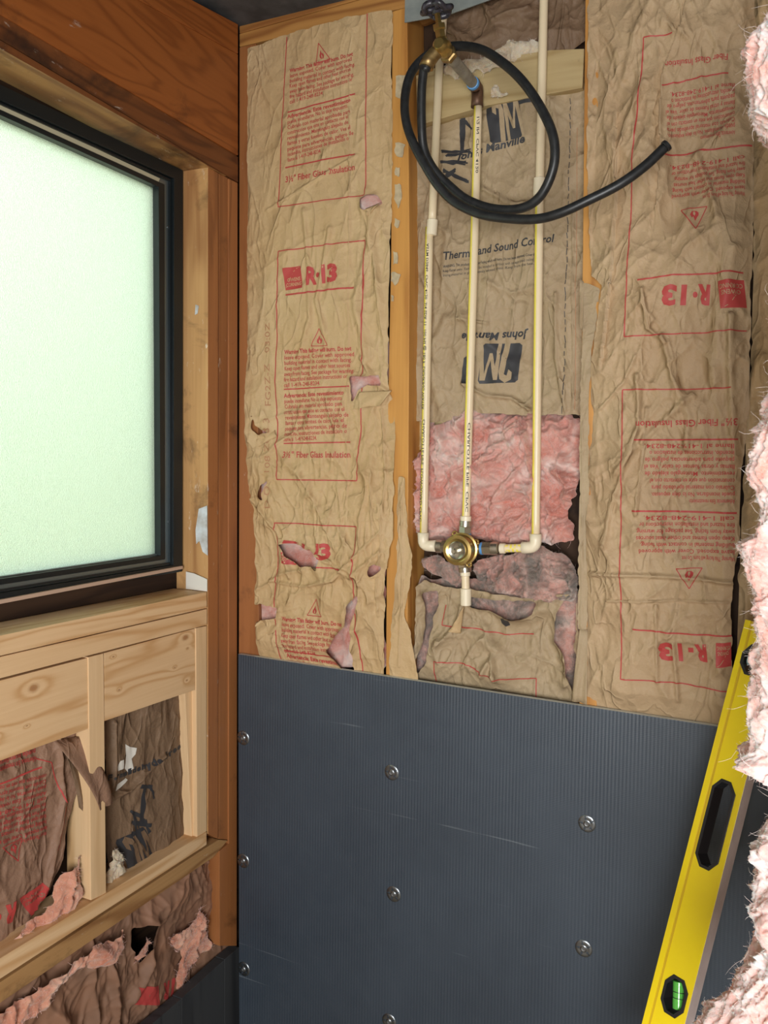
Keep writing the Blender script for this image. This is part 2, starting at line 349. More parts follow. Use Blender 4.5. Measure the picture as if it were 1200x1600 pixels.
# ------------------------------------------------------------ draped sheets (paper and wool on a wall plane)
class Sheet:
    def __init__(s, poly, pl, val, res=.0025, hf=None, holes=(), folds=(), jit=.0009, seed=1, curl=.006, polypx=True, edge_drop=0, margin=0):
        s.pl, s.val, s.res = pl, val, res
        s.poly = [s.st(x, y) for x, y in poly]; a = np.array(s.poly)
        s.x0, s.y0 = a.min(0)-res*2; x1, y1 = a.max(0)+res*2
        s.nx = int((x1-s.x0)/res)+2; s.ny = int((y1-s.y0)/res)+2
        X, Y = np.meshgrid(s.x0+np.arange(s.nx)*res, s.y0+np.arange(s.ny)*res)
        jx = X+jit*fbm(X*90, Y*90, seed+90, 3)+jit*2*vn(X*30, Y*30, seed+91); jy = Y+jit*fbm(X*90, Y*90, seed+92, 3)+jit*2*vn(X*45, Y*45, seed+93)
        s.mask = inpoly(jx, jy, s.poly)
        h = hf(X, Y) if hf else np.zeros(X.shape)
        for f in folds:
            pts, amp, wd = f[:3]; q = [s.st(x, y) for x, y in pts]; d, sg = dist_seg(X, Y, q)
            if len(f) > 3: h = h+amp*np.exp(-d/wd)*np.where(sg*f[3] > 0, 1, 0)-amp*.35*np.exp(-d/(wd*.4))*np.where(sg*f[3] > 0, 0, 1)
            else: h = h+amp*np.exp(-(d/wd)**2)
        for hole in holes:
            q = [s.st(x, y) for x, y in hole]; s.mask &= ~inpoly(jx, jy, q)
            d, _ = dist_seg(X, Y, q, True); h = h+curl*np.exp(-d/.007)*(.55+.6*vn(X*50, Y*50, seed+7))
        if edge_drop:
            d, _ = dist_seg(X, Y, s.poly, True); k = np.clip(d/edge_drop, 0, 1); h = h*1.0-(1-np.sqrt(1-(1-k)**2))*edge_drop*.9
            s.dedge = d
        s.X, s.Y, s.h = X, Y, h
        s.V = s.world(X.ravel(), Y.ravel(), h.ravel()); idx = np.arange(s.nx*s.ny).reshape(s.ny, s.nx)
        mk = s.mask[:-1, :-1] & s.mask[1:, :-1] & s.mask[:-1, 1:] & s.mask[1:, 1:]
        q = np.stack([idx[:-1, :-1], idx[:-1, 1:], idx[1:, 1:], idx[1:, :-1]], -1)[mk]
        used = np.unique(q); rm = np.full(s.nx*s.ny, -1); rm[used] = np.arange(len(used)); s.V = s.V[used]; s.F = rm[q].tolist(); s.smooth_edge(); s.mi = [0]*len(s.F)
    def smooth_edge(s):
        cnt = {}
        for f in s.F:
            for a, b in zip(f, f[1:]+f[:1]):
                k = (a, b) if a < b else (b, a); cnt[k] = cnt.get(k, 0)+1
        e = np.array([k for k, c in cnt.items() if c == 1])
        if not len(e): return
        for it in range(4):
            acc = np.zeros_like(s.V); n = np.zeros(len(s.V))
            for a, b in ((0, 1), (1, 0)): np.add.at(acc, e[:, a], s.V[e[:, b]]); np.add.at(n, e[:, a], 1)
            k = n > 0; s.V[k] = s.V[k]*.4+.6*acc[k]/n[k][:, None]
    def st(s, px, py):
        p = P(px, py, s.pl, s.val); return (p.x if s.pl == 'Y' else p.y, p.z)
    def world(s, x, y, h):
        return np.stack([x, s.val-h, y], 1) if s.pl == 'Y' else np.stack([s.val+h, x, y], 1)
    def hs(s, x, y):
        u = np.clip((x-s.x0)/s.res, 0, s.nx-1.001); v = np.clip((y-s.y0)/s.res, 0, s.ny-1.001); i = u.astype(int); j = v.astype(int); a = u-i; b = v-j
        H = s.h; hh = (H[j, i]*(1-a)+H[j, i+1]*a)*(1-b)+(H[j+1, i]*(1-a)+H[j+1, i+1]*a)*b; return hh, s.mask[np.clip((v+.5).astype(int), 0, s.ny-1), np.clip((u+.5).astype(int), 0, s.nx-1)]
    def add(s, V2, F2, mi, off=.0011):
        V2 = np.asarray(V2, float); hh, ok = s.hs(V2[:, 0], V2[:, 1]); w = s.world(V2[:, 0], V2[:, 1], hh+off); b = len(s.V); s.V = np.vstack([s.V, w])
        for f in F2:
            if all(ok[i] for i in f): s.F.append([b+i for i in f]); s.mi.append(mi)
    def line(s, pts, w, mi):
        q = [np.array(s.st(x, y)) for x, y in pts]
        for a, b in zip(q[:-1], q[1:]):
            L = np.linalg.norm(b-a)
            if L < 1e-6: continue
            d = (b-a)/L; nn = np.array([-d[1], d[0]])*w/2; k = max(1, int(L/.003)); V = []; Fc = []
            for i in range(k+1): p = a+d*(L*i/k); V += [p-nn, p+nn]
            for i in range(k): Fc.append([2*i, 2*i+2, 2*i+3, 2*i+1])
            s.add(V, Fc, mi)
    def text(s, txt, a, b, hpx, mi, bold=0, shear=0, fit=True, cut=None, off=.0011, clip=None):
        """baseline runs from pixel a to pixel b on the sheet; hpx cap height in pixels"""
        V, Fc = text_vf(txt, bold, shear)
        if not len(V): return
        A = np.array(s.st(*a)); B = np.array(s.st(*b)); L = np.linalg.norm(B-A); d = (B-A)/L; nn = np.array([-d[1], d[0]])
        ca = np.array(s.st(a[0], a[1]-hpx)); H = np.linalg.norm(ca-A)
        w0 = V[:, 0].max(); sy = H/.70; sx = L/w0 if fit else sy
        U = np.stack([V[:, 0]*sx, V[:, 1]*sy], 1)
        if cut: U, Fc = cut_grid(U, Fc, cut)
        s.add(A+U[:, :1]*d+U[:, 1:]*nn, Fc, mi, off)
    def para(s, lines, a, b, pitch, hpx, mi, down=1, drift=(0, 0), boldfirst=True):
        """lines of small print; a,b baseline ends of the first one, successive ones pitch pixels further"""
        for i, t in enumerate(lines):
            k = i*pitch*down; fr = 1.0 if i < len(lines)-1 else .55; e = (a[0]+(b[0]-a[0])*fr*min(1, .9+.1*random.random()), a[1]+(b[1]-a[1])*fr)
            s.text(t, (a[0]+drift[0]*i, a[1]+k+drift[1]*i), (e[0]+drift[0]*i, e[1]+k+drift[1]*i), hpx, mi, .012 if i or not boldfirst else .03)
    def area(s, pts, mi, off=.0011, cut=.004, inpx=True):
        q = np.array([s.st(x, y) for x, y in pts]) if inpx else np.array(pts); V, Fc = cut_grid(q, [list(range(len(q)))], cut); s.add(V, Fc, mi, off)
    def build(s, name, mats, parent=None): return link(name, s.V, s.F, mats, parent, s.mi, True)
def frame_of(a, b, h):  # pixel frame helper: point at (u,v) of a text frame
    ax, ay = a; dx, dy = b[0]-ax, b[1]-ay; L = math.hypot(dx, dy); nx, ny = dy/L, -dx/L; h = abs(h)
    return lambda u, v: (ax+dx*u+nx*h*v, ay+dy*u+ny*h*v)
def warn_triangle(s, a, b, h, mi):
    f = frame_of(a, b, h); s.line([f(0, 0), f(1, 0), f(.5, 1), f(0, 0)], .0016, mi)
    s.area([f(.42, .14), f(.58, .14), f(.66, .3), f(.6, .45), f(.55, .38), f(.5, .62), f(.42, .45), f(.35, .35), f(.34, .22)], mi)
    s.area([f(.47, .17), f(.54, .17), f(.55, .28), f(.5, .38), f(.46, .27)], 0, .0016)
def owens(s, a, b, h, mi):
    f = frame_of(a, b, h); s.area([f(0, 0), f(1, 0), f(1, 1), f(0, 1)], mi)
    arc = [f(.04+.9*t, .1+.86*math.sin(t*math.pi/2)) for t in [i/8 for i in range(9)]]; s.line(arc, .0011, 0)
    s.text('OWENS', f(.16, .36), f(.9, .36), h*.16, 0, .01, off=.0016); s.text('CORNING', f(.06, .14), f(.94, .14), h*.16, 0, .01, off=.0016)
def jm(s, a, b, h, mi):
    f = frame_of(a, b, h); s.area([f(.02, .06), f(.08, 0), f(.80, 0), f(.86, .06), f(1, .92), f(.97, 1), f(.2, 1), f(.13, .94)], mi)
    s.area([f(.28, 0), f(.40, 0), f(.55, .72), f(.53, .9), f(.42, 1), f(.28, .92), f(.26, .74), f(.34, .66), f(.38, .82), f(.44, .78)], 0, .0016)
    s.area([f(.46, .0), f(.53, 0), f(.62, .58), f(.66, .24), f(.72, .24), f(.86, .76), f(.84, 0), f(.90, 0), f(.97, .92), f(.86, .92), f(.71, .42), f(.67, .92), f(.58, .92)], 0, .0016)
WARN = ['Warning: This facing will burn. Do not', 'leave exposed. Cover with approved', 'building material in contact with facing.', 'Keep open flames and other heat sources', 'away from facing. See package for warning,', 'fire hazard and installation instructions or', 'call 1-419-248-8234.']
ADV = ['Advertencia: Este revestimiento', 'puede incendiarse. No lo deje expuesto.', 'Cubralo con material aprobado para', 'construccion que este en contacto con el', 'revestimiento. Mantengalo alejado de', 'llamas y otras fuentes de calor. Vea el', 'paquete para advertencias, peligro de', 'incendio, instrucciones de instalacion o', 'llame al 1-419-248-8234.']
FGI = '3\u00bd" Fiber Glass Insulation'

def strands(name, pts, nrm, k, length, rad, mat_, parent=None, kind='stuff', seed=3, spread=1.0):
    """loose curly fibres rooted on given points"""
    rs = np.random.default_rng(seed); V = []; Fc = []; pts = np.asarray(pts)
    if not len(pts): return
    for i in range(k):
        p = pts[rs.integers(len(pts))].copy(); d = np.array(nrm, float)*rs.uniform(.1, 1)+rs.normal(0, .8*spread, 3); d /= np.linalg.norm(d)+1e-9; L = length*rs.uniform(.25, 1); b = len(V); m = 6; cv = rs.normal(0, .55, 3)
        p -= d*L*.25
        for j in range(m):
            t = j/(m-1); r = rad*(1-.75*t); sd = np.cross(d, (0.3, .5, .8)); sd /= np.linalg.norm(sd)+1e-9; s2 = np.cross(d, sd)
            for a in range(3): V.append(p+r*(math.cos(a*2.094)*sd+math.sin(a*2.094)*s2))
            d = d+cv*.35+rs.normal(0, .22, 3); d /= np.linalg.norm(d); p = p+d*L/(m-1)
        for j in range(m-1):
            for a in range(3): Fc.append([b+j*3+a, b+j*3+(a+1) % 3, b+j*3+3+(a+1) % 3, b+j*3+3+a])
    o = link(name, np.array(V), Fc, mat_, parent)
    if kind: o['kind'] = kind
    return o
def wool_h(seed, amp, f=11):
    def g(X, Y):
        wx = X+.03*fbm(X*9, Y*9, seed, 3); wy = Y+.03*fbm(X*9, Y*9, seed+1, 3)
        h = amp*fbm(wx*f, wy*f, seed+2, 3)+amp*1.1*(1-np.abs(vn(wx*f*1.7, wy*f*1.1, seed+3)))**3
        wx = wx+.012*vn(X*40, Y*40, seed+11); wy = wy+.012*vn(X*40, Y*40, seed+12)
        return h+amp*.75*(1-np.abs(fbm(wx*f*3.2, wy*f*2.6, seed+5, 2)))**2+amp*.35*(1-np.abs(fbm(wx*f*8, wy*f*7, seed+6, 2)))**2+amp*.18*fbm(wx*f*15, wy*f*14, seed+8, 2)
    return g
def wool(name, poly, pl, val, mat_, parent=None, amp=.012, f=11, seed=5, res=.003, drop=.02, fuzz=500, flen=.02, frad=.00035, fmat=None, folds=(), holes=()):
    s = Sheet(poly, pl, val, res, wool_h(seed, amp, f), folds=folds, holes=holes, jit=.003, seed=seed, edge_drop=drop)
    o = s.build(name, [mat_], parent)
    if fuzz:
        nr = (0, -1, 0) if pl == 'Y' else (1, 0, 0)
        strands('loose_fibre', s.V, nr, fuzz, flen, frad, fmat or M['strand'], o, seed=seed)
    return o
# ------------------------------------------------------------ room shell
st = 'structure'
tag(box('floor', (-.15, -3.6, -.05), (2.9, .12, 0), M['floor']), kind=st)
zc = P(373, 36, 'X', 0).z
tag(box('ceiling', (-.15, -3.6, zc), (2.9, .12, zc+.05), M['ceil']), kind=st)
tag(box('wall_back', (-.15, .092, 0), (2.9, .12, zc), M['sheath']), kind=st)
tag(box('wall_right', (2.85, -3.6, 0), (2.9, .09, zc), M['room']), kind=st)
tag(box('wall_rear', (-.15, -3.65, 0), (2.9, -3.6, zc), M['room']), kind=st)
def ring_vf(outer, inner, pl, v0, v1):
    O = [P(x, y, pl, v0) for x, y in outer]; I = [P(x, y, pl, v0) for x, y in inner]
    def bk(a):
        b = [p.copy() for p in a]
        for p in b: p[0 if pl == 'X' else 1] = v1
        return b
    V = O+I+bk(O)+bk(I); Fc = []
    for i in range(4):
        j = (i+1) % 4; Fc += [[i, j, 4+j, 4+i], [8+i, 12+i, 12+j, 8+j], [i, 8+i, 8+j, j], [4+i, 4+j, 12+j, 12+i]]
    return V, Fc
def ring(name, outer, inner, v0, v1, mt, parent=None, bevel=0.001):
    V, Fc = ring_vf(outer, inner, 'X', v0, v1); return link(name, V, Fc, mt, parent, bevel=bevel)
# left wall sheathing with the window opening cut in it
O_ = [(-250, 14), (286, 266), (285, 893), (-250, 981)]
XW = -.078
fo = [P(x, y, 'X', XW) for x, y in O_]; y_a = fo[0].y; y_b = fo[1].y
zt = max(fo[0].z, fo[1].z); zb = min(fo[2].z, fo[3].z)
V = [(-.10, -3.6, 0), (-.10, .092, 0), (-.10, .092, zc), (-.10, -3.6, zc)]; I = [(-.10, y_a, zb), (-.10, y_b, zb), (-.10, y_b, zt), (-.10, y_a, zt)]
bk = lambda L: [(-.125, y, z) for x, y, z in L]
VV = V+I+bk(V)+bk(I); Fc = []
for i in range(4):
    j = (i+1) % 4; Fc += [[i, j, 4+j, 4+i], [8+i, 12+i, 12+j, 8+j], [i, 8+i, 8+j, j], [4+i, 4+j, 12+j, 12+i]]
tag(link('wall_left', VV, Fc, M['sheath']), kind=st)
# near end of the left wall behind the camera's view: plain finished wall
tag(box('trim_1', (-.10, -3.6, 0), (0, -1.12, zc-.001), M['room']), kind=st)

# window
win = empty('window_1', (-.08, (y_a+y_b)/2, zb)); win['kind'] = st
def R4(tl, tr, br, bl): return [tl, tr, br, bl]
r1o = R4((-250, 14), (286, 266), (285, 893), (-250, 981)); r1i = R4((-250, 42), (272, 279), (271, 883), (-250, 968))
r2i = R4((-250, 57), (257, 288), (258, 874), (-250, 952)); r3i = R4((-250, 66), (248, 292), (251, 868), (-250, 941)); r4i = R4((-250, 69), (243, 293), (247, 865), (-250, 937))
ring('outer_frame', r1o, r1i, -.062, -.105, M['frame'], win)
ring('sash_channel', r1i, r2i, -.074, -.105, M['alu'], win)
ring('sash_frame', r2i, r3i, -.070, -.105, M['frame'], win)
ring('glazing_bead', r3i, r4i, -.080, -.105, M['alu'], win, 0)
ring('inner_lip', R4((-250, 46), (269, 281), (269, 881), (-250, 965)), R4((-250, 49), (266, 283), (266, 879), (-250, 962)), -.068, -.08, M['frame'], win, 0)
gl = board('pane', R4((-250, 60), (252, 289), (254, 872), (-250, 945)), 'X', -.086, -.092, M['glass'], win, 0)
for (x, y) in ((263, 355), (264, 815)):
    lathe('screw', P(x, y, 'X', -.074), (1, 0, 0), [(0, .004), (.0012, .004), (.002, .0015)], M['metal'], win, 12)
board('bead_strip', [(-250, 44), (250, 279), (247, 286), (-250, 54)], 'X', -.072, -.078, M['bead'], win, 0)
board('sealant_strip', [(-250, 984), (286, 884), (286, 889), (-250, 992)], 'X', -.056, -.064, M['tan'], win, .001)

# ------------------------------------------------------------ left wall timber
def tb(name, pts, pl, v0, v1, mt, label, cat='board', bevel=.0012, group=None): return tag(board(name, pts, pl, v0, v1, mt, bevel=bevel), label, cat, group)
def face_mat(o, m2, ax, sg):
    me = o.data; me.materials.append(m2)
    for p in me.polygons:
        if p.normal[ax]*sg > .8: p.material_index = len(me.materials)-1
tb('top_plate', [(-250, -290), (372, 38), (372, 84), (-250, -255)], 'X', .002, -.088, M['old_y'], 'orange-brown top plate above the window wall, directly under the dark ceiling', 'timber plate')
tb('header_board', [(-250, -254), (372, 85), (372, 243), (-250, -127)], 'X', 0, -.088, M['old_y'], 'widest smooth red-brown header board above the window', 'header board')
tb('header_strip', [(-250, -126), (372, 245), (372, 285), (357, 276), (-250, -89)], 'X', -.003, -.088, M['old_y2'], 'narrow scuffed brown strip between the wide header and the window head', 'header board')
o = tb('window_head', [(-250, -88), (355, 275), (325, 260), (322, 257), (-250, -65)], 'X', .003, -.088, M['old_y2'], 'window head timber with its scraped peeling underside over the frosted pane', 'window head'); face_mat(o, M['soffit'], 2, -1)
o = tb('jamb_stud', [(325, 261), (341, 270), (341, 1311), (325, 1303)], 'X', 0, -.088, M['old_z'], 'jamb stud with a pale scuffed reveal beside the dark window frame', 'stud'); face_mat(o, M['jamb'], 1, -1)
def patch(name, pts, pl, v, thick, mt, parent, seed=1):
    """flat dried patch with an irregular outline"""
    rs = random.Random(seed); q = []
    for i in range(len(pts)):
        a = pts[i]; b = pts[(i+1) % len(pts)]
        for t in (0, .33, .66): q.append((a[0]+(b[0]-a[0])*t+rs.uniform(-1, 1)*.8, a[1]+(b[1]-a[1])*t+rs.uniform(-1, 1)*1.5))
    sg = 1 if pl == 'X' else -1
    return board(name, q, pl, v+thick*sg, v+.0003*sg, mt, parent, 0)
# white plaster on the reveal (lies in the plane square to the wall)
yj = P(325, 800, 'X', 0).y
def reveal_patch(pts, name, mt):
    V = []
    for (x, y) in pts:
        p = P(x, y, 'Y', yj); V.append(p+Vector((0, -.0012, 0)))
    return link(name, *prism_vf(V, [v+Vector((0, .0009, 0)) for v in V]), mt, o)
rc = [p.y for p in [P(325, 500, 'X', 0)]]; yj = rc[0]-.0004
M['plaster'] = mottled('white_plaster', (.62, .66, .70), (.42, .40, .38), .8, 0, 40)
reveal_patch([(311, 795), (324, 790), (325, 868), (317, 862), (312, 845), (307, 850), (306, 828)], 'plaster_patch', M['plaster'])
reveal_patch([(291, 893), (304, 896), (324, 905), (324, 924), (291, 920)], 'plaster_patch', M['white'])
reveal_patch([(306, 476), (311, 478), (309, 490), (305, 492)], 'plaster_patch', M['plaster'])
tb('corner_stud', [(342, 271), (356, 278), (357, 1312), (342, 1311)], 'X', -.003, -.088, M['old_z'], 'middle one of the three old studs right of the window, full of scuffs', 'stud')
tb('corner_stud', [(357.5, 279), (371.5, 286), (370, 1478), (343, 1478), (343, 1330), (357.5, 1318)], 'X', 0, -.088, M['old_z'], 'old stud in the room corner, running down behind the grey board edge', 'stud')
# pine knee wall under the window
o = tb('window_sill', [(-250, 1046), (323, 925), (323.5, 950), (-250, 1083)], 'X', .004, -.088, M['pine_y'], 'new pine sill plank under the window, sunlit top', 'sill')
tb('knee_wall_plate', [(-250, 1084.5), (323.5, 951.5), (323.5, 976.5), (-250, 1125)], 'X', .002, -.088, M['pine_y'], 'new pine plate flat under the window sill plank', 'timber plate')
def at_x(p): q = P(*p, 'X', 0); return q
def knots_for(pts, ks, name, **k):
    c = np.array([tuple(P(x, y, 'X', 0)) for x, y in pts]); lo = c.min(0); hi = c.max(0)
    cc = Vector((-.04, (lo[1]+hi[1])/2, lo[2])); out = []
    for (x, y, r) in ks: q = P(x, y, 'X', 0); out.append((0, q.y-cc.y, q.z-cc.z, r))
    return wood(name, PINE_L, PINE_D, 1, 46, .55, knots=out, gz=.8)
hl = [(-160, 1105), (137, 1028), (138, 1139), (-160, 1247)]
tb('header_block', hl, 'X', -.002, -.04, knots_for(hl, [(53, 1075, .012), (42, 1134, .003), (-10, 1150, .01)], 'knotty_pine_a'), 'left new pine block with one large oval knot under the sill', 'pine block')
hr = [(163, 1020.5), (305, 982), (305, 1078), (163, 1127)]
tb('header_block', hr, 'X', -.002, -.04, knots_for(hr, [(290, 996, .011), (177, 1026, .0035), (273, 1043, .004), (293, 1013, .004), (292, 1063, .004), (186, 1078, .004)], 'knotty_pine_b'), 'right new pine block with several small knots under the sill', 'pine block')
tb('cripple_stud', [(138, 1027), (162, 1021), (166, 1396), (142, 1407)], 'X', 0, -.06, M['pine_z'], 'short new pine stud standing between the two knotty blocks', 'stud')
tb('cripple_stud', [(306, 981.5), (323, 978), (323, 1299), (308, 1308)], 'X', 0, -.036, M['pine_z'], 'pale pine end stud beside the old jamb stud', 'stud')
tb('cripple_stud', [(289, 1083), (305.5, 1078), (307, 1309), (300, 1314)], 'X', -.012, -.06, M['pine_z'], 'set-back pine stud tucked behind the pale end stud', 'stud')
tb('bottom_plate', [(-160, 1596), (323, 1300), (323, 1320), (-160, 1634)], 'X', .003, -.085, M['pine_y'], 'new pine bottom plate sloping across the lower left bay', 'timber plate')
tb('bottom_plate', [(-160, 1640), (323, 1324), (342, 1312), (356, 1313), (342, 1330), (333, 1340), (-160, 1677)], 'X', 0, -.085, M['plate_y'], 'stained old timber plate right under the new pine plate', 'timber plate')
# dark membrane boards at the foot of the left wall
tb('membrane_board', [(351, 1499), (374, 1480), (374, 1640), (351, 1650)], 'X', .006, -.02, M['membrane'], 'dark grey membrane upstand piece nearest the room corner', 'membrane')
tb('membrane_board', [(284, 1560), (350.3, 1500), (350.3, 1660), (284, 1670)], 'X', .006, -.02, M['membrane'], 'dark grey membrane upstand piece left of the corner piece', 'membrane')
tb('membrane_board', [(180, 1650), (283.3, 1561), (283.3, 1680), (180, 1720)], 'X', .005, -.02, M['membrane'], 'lowest dark membrane piece cut off by the bottom of the photo', 'membrane')

# ------------------------------------------------------------ back wall timber
tb('corner_post', [(374, 74), (400, 68), (405, 1060), (373, 1060)], 'Y', 0, .088, M['old_z'], 'old reddish stud on the back wall in the room corner, beside the kraft paper', 'stud')
tb('top_plate', [(374, 38), (640, -58), (1320, -330), (1320, -290), (640, -24), (374, 52)], 'Y', -.002, .088, M['plate_x'], 'upper orange plate along the back wall under the ceiling', 'timber plate')
tb('top_plate', [(374, 53), (640, -22), (1320, -288), (1320, -255), (640, 10), (374, 73)], 'Y', 0, .088, M['plate_x'], 'lower orange plate along the back wall touching the kraft paper', 'timber plate')
cs = tb('center_stud', [(613, 18), (636, 11), (640, 400), (636, 1085), (603, 1080), (605, 700), (611, 400)], 'Y', 0, .088, M['center'], 'bright orange stud with glue blobs between the left and middle bays', 'stud')
for i, q in enumerate([[(618, 118), (634, 118), (633, 140), (627, 153), (618, 152)], [(618, 222), (633, 225), (628, 247), (616, 240)], [(617, 262), (624, 262), (624, 275), (617, 274)], [(617, 288), (627, 288), (627, 310), (622, 325), (616, 312)], [(617, 342), (624, 344), (623, 356), (616, 354)], [(614, 392), (621, 394), (621, 412), (615, 412)], [(612, 424), (626, 428), (622, 440), (617, 447), (611, 438)], [(611, 462), (616, 463), (615, 470), (611, 470)]]):
    patch('adhesive_patch', q, 'Y', 0, .0025, M['adhesive'], cs, i)
tb('right_stud', [(915, -30), (940, -40), (938, 600), (932, 1130), (905, 1120), (908, 640)], 'Y', 0, .088, M['center'], 'orange stud mostly hidden by the edge of the right kraft paper', 'stud')
tb('blocking_board', [(650, 118), (680, 106), (860, 78), (913, 76), (910, 137), (760, 165), (652, 196)], 'Y', .030, .068, M['block_x'], 'pale wooden blocking nailed across the middle bay behind the pipes', 'blocking')
tb('blocking_board', [(648, 652), (705, 650), (705, 700), (648, 704)], 'Y', .058, .085, M['block_x'], 'short wood block peeking out left of the pink insulation', 'blocking')
pz = [(372, 1022), (1120, 1135)]
tb('right_far_stud', [(1290, -60), (1330, -70), (1330, 1240), (1290, 1240)], 'Y', 0, .088, M['center'], 'far right back wall stud behind the pink insulation', 'stud')

# ------------------------------------------------------------ insulation batts on the back wall
def bulge(s0, s1, amp, z0=None, z1=None):
    def g(X, Y):
        u = np.clip((X-s0)/(s1-s0), 0, 1); return amp*np.sin(np.pi*u)**.6
    return g
pa = P(372, 1022, 'Y', 0); pb = P(1120, 1135, 'Y', 0)
def panel_fade(X, Y, d=.05):
    zt_ = pa.z+(pb.z-pa.z)*(X-pa.x)/(pb.x-pa.x); return np.clip((Y-zt_+.004)/d, 0, 1)
xl0 = P(386, 500, 'Y', 0).x; xl1 = P(611, 500, 'Y', 0).x; zl = lambda y: P(500, y, 'Y', 0).z
def h_left(X, Y):
    low = np.clip((zl(250)-Y)/(zl(250)-zl(700)), 0, 1)
    h = bulge(xl0, xl1, .010)(X, Y)+crumple(X, Y, 11, True)*(.28+1.15*low)+.006*fbm(X*9, Y*4, 4)*(0.3+low)
    return h*panel_fade(X, Y)-.002
H_L = [[(550, 590), (592, 588), (596, 604), (576, 600), (560, 608), (552, 630)],
       [(447, 848), (466, 848), (500, 862), (510, 875), (506, 890), (495, 882), (478, 884), (452, 866)],
       [(398, 946), (412, 942), (442, 950), (438, 962), (412, 966), (401, 975)],
       [(553, 945), (566, 930), (573, 928), (556, 968), (556, 1000), (552, 1050), (540, 1048), (520, 1014), (534, 992), (548, 975)],
       [(415, 760), (427, 748), (419, 762), (416, 782), (413, 778)],
       [(566, 312), (590, 306), (598, 318), (578, 330), (568, 328)],
       [(401, 650), (404, 666), (416, 672), (425, 676), (410, 678), (402, 672)],
       [(585, 890), (592, 880), (606, 884), (598, 892), (588, 898)]]
F_L = [([(551, 90), (549, 330), (547, 560), (545, 900)], .0035, .0016), ([(480, 330), (490, 500), (470, 560)], .006, .006), ([(520, 360), (500, 470), (510, 520)], .007, .006),
       ([(590, 330), (560, 470), (575, 560)], .010, .010), ([(575, 300), (600, 520)], .006, .008), ([(398, 780), (440, 830), (460, 900)], .008, .005), ([(520, 800), (560, 870)], .008, .007), ([(470, 845), (560, 900), (600, 860)], .007, .004),
       ([(425, 905), (480, 915), (530, 905), (600, 830)], .006, .003), ([(596, 640), (606, 740), (600, 860), (596, 960)], .006, .002), ([(585, 740), (592, 900)], .005, .0015), ([(420, 330), (470, 300), (560, 245)], .004, .003), ([(565, 560), (590, 600), (612, 616)], .008, .004)]
sl = Sheet([(386, 75), (470, 50), (530, 33), (614, 14), (614, 250), (610, 480), (607, 560), (608, 600), (614, 620), (619, 700), (619, 830), (612, 900), (606, 960), (601, 1060), (404, 1034), (402, 930), (400, 800), (392, 770), (386, 600)], 'Y', -.002, .0021, h_left, H_L, F_L, seed=21, curl=.010)
sl.line([(451, 60), (444, 200), (438, 325), (573, 307), (577, 20)], .0022, 1)
warn_triangle(sl, (497, 101), (519, 95), 29, 1)
sl.para(WARN, (456, 116), (562, 90), 8.1, 6, 1); sl.line([(453, 178), (559, 150)], .003, 1)
sl.para(ADV, (453, 188), (557, 162), 8.4, 6, 1); sl.line([(449, 264), (558, 243)], .003, 1)
sl.text(FGI, (449, 287), (558, 268), 9.5, 1, .015)
sl.line([(438, 394), (573, 377), (569, 560), (562, 751), (439, 749), (434, 600), (438, 394)], .0024, 1)
owens(sl, (450, 455), (477, 451), 35, 1)
for t, a, b in (('R', 483, 499), ('\u00b7', 497, 504), ('1', 505, 513), ('3', 515, 532)): sl.text(t, (a, 446-(a-483)*.12), (b, 446-(b-483)*.12), 26, 1, .05, cut=.006)
sl.line([(450, 462), (557, 451)], .0036, 1); warn_triangle(sl, (491, 542), (516, 541), 27, 1)
sl.para(WARN, (448, 554), (555, 548), 8.6, 6.3, 1); sl.line([(448, 609), (549, 604)], .0028, 1)
sl.para(ADV, (448, 622), (549, 617), 8.5, 6.3, 1); sl.line([(448, 693), (551, 691)], .0028, 1)
sl.text(FGI, (448, 715), (551, 715), 9.5, 1, .015)
sl.text('D O   108 Z0 3 3   FG2Z-Z   03:0Z', (428, 795), (424, 505), 9, 2)
sl.line([(441, 1035), (436, 940), (437, 816), (564, 822), (563, 920), (567, 1060)], .0024, 1)
owens(sl, (446, 878), (469, 882), 36, 1)
for t, a, b in (('R', 476, 492), ('\u00b7', 490, 497), ('1', 499, 507), ('3', 507, 524)): sl.text(t, (a, 871), (b, 871), 22, 1, .05, cut=.006)
sl.line([(446, 878), (545, 887)], .0028, 1); warn_triangle(sl, (487, 959), (510, 961), 26, 1)
sl.para(WARN, (448, 967), (548, 976), 8.4, 6.3, 1); sl.line([(449, 1014), (545, 1028)], .0028, 1)
sl.para(ADV[:2], (451, 1026), (545, 1040), 9, 7, 1)
bl = empty('insulation_batt', P(500, 1040, 'Y', .01), 'kraft-faced batt with upright red print and several tears, filling the left bay', 'insulation')
sl.build('paper_facing', [M['kraft'], M['red'], M['faint']], bl)
wool('fibreglass', [(390, 285), (606, 270), (606, 1050), (402, 1030)], 'Y', .020, M['pink'], bl, .006, 14, 31, .006, .01, 260, .014)
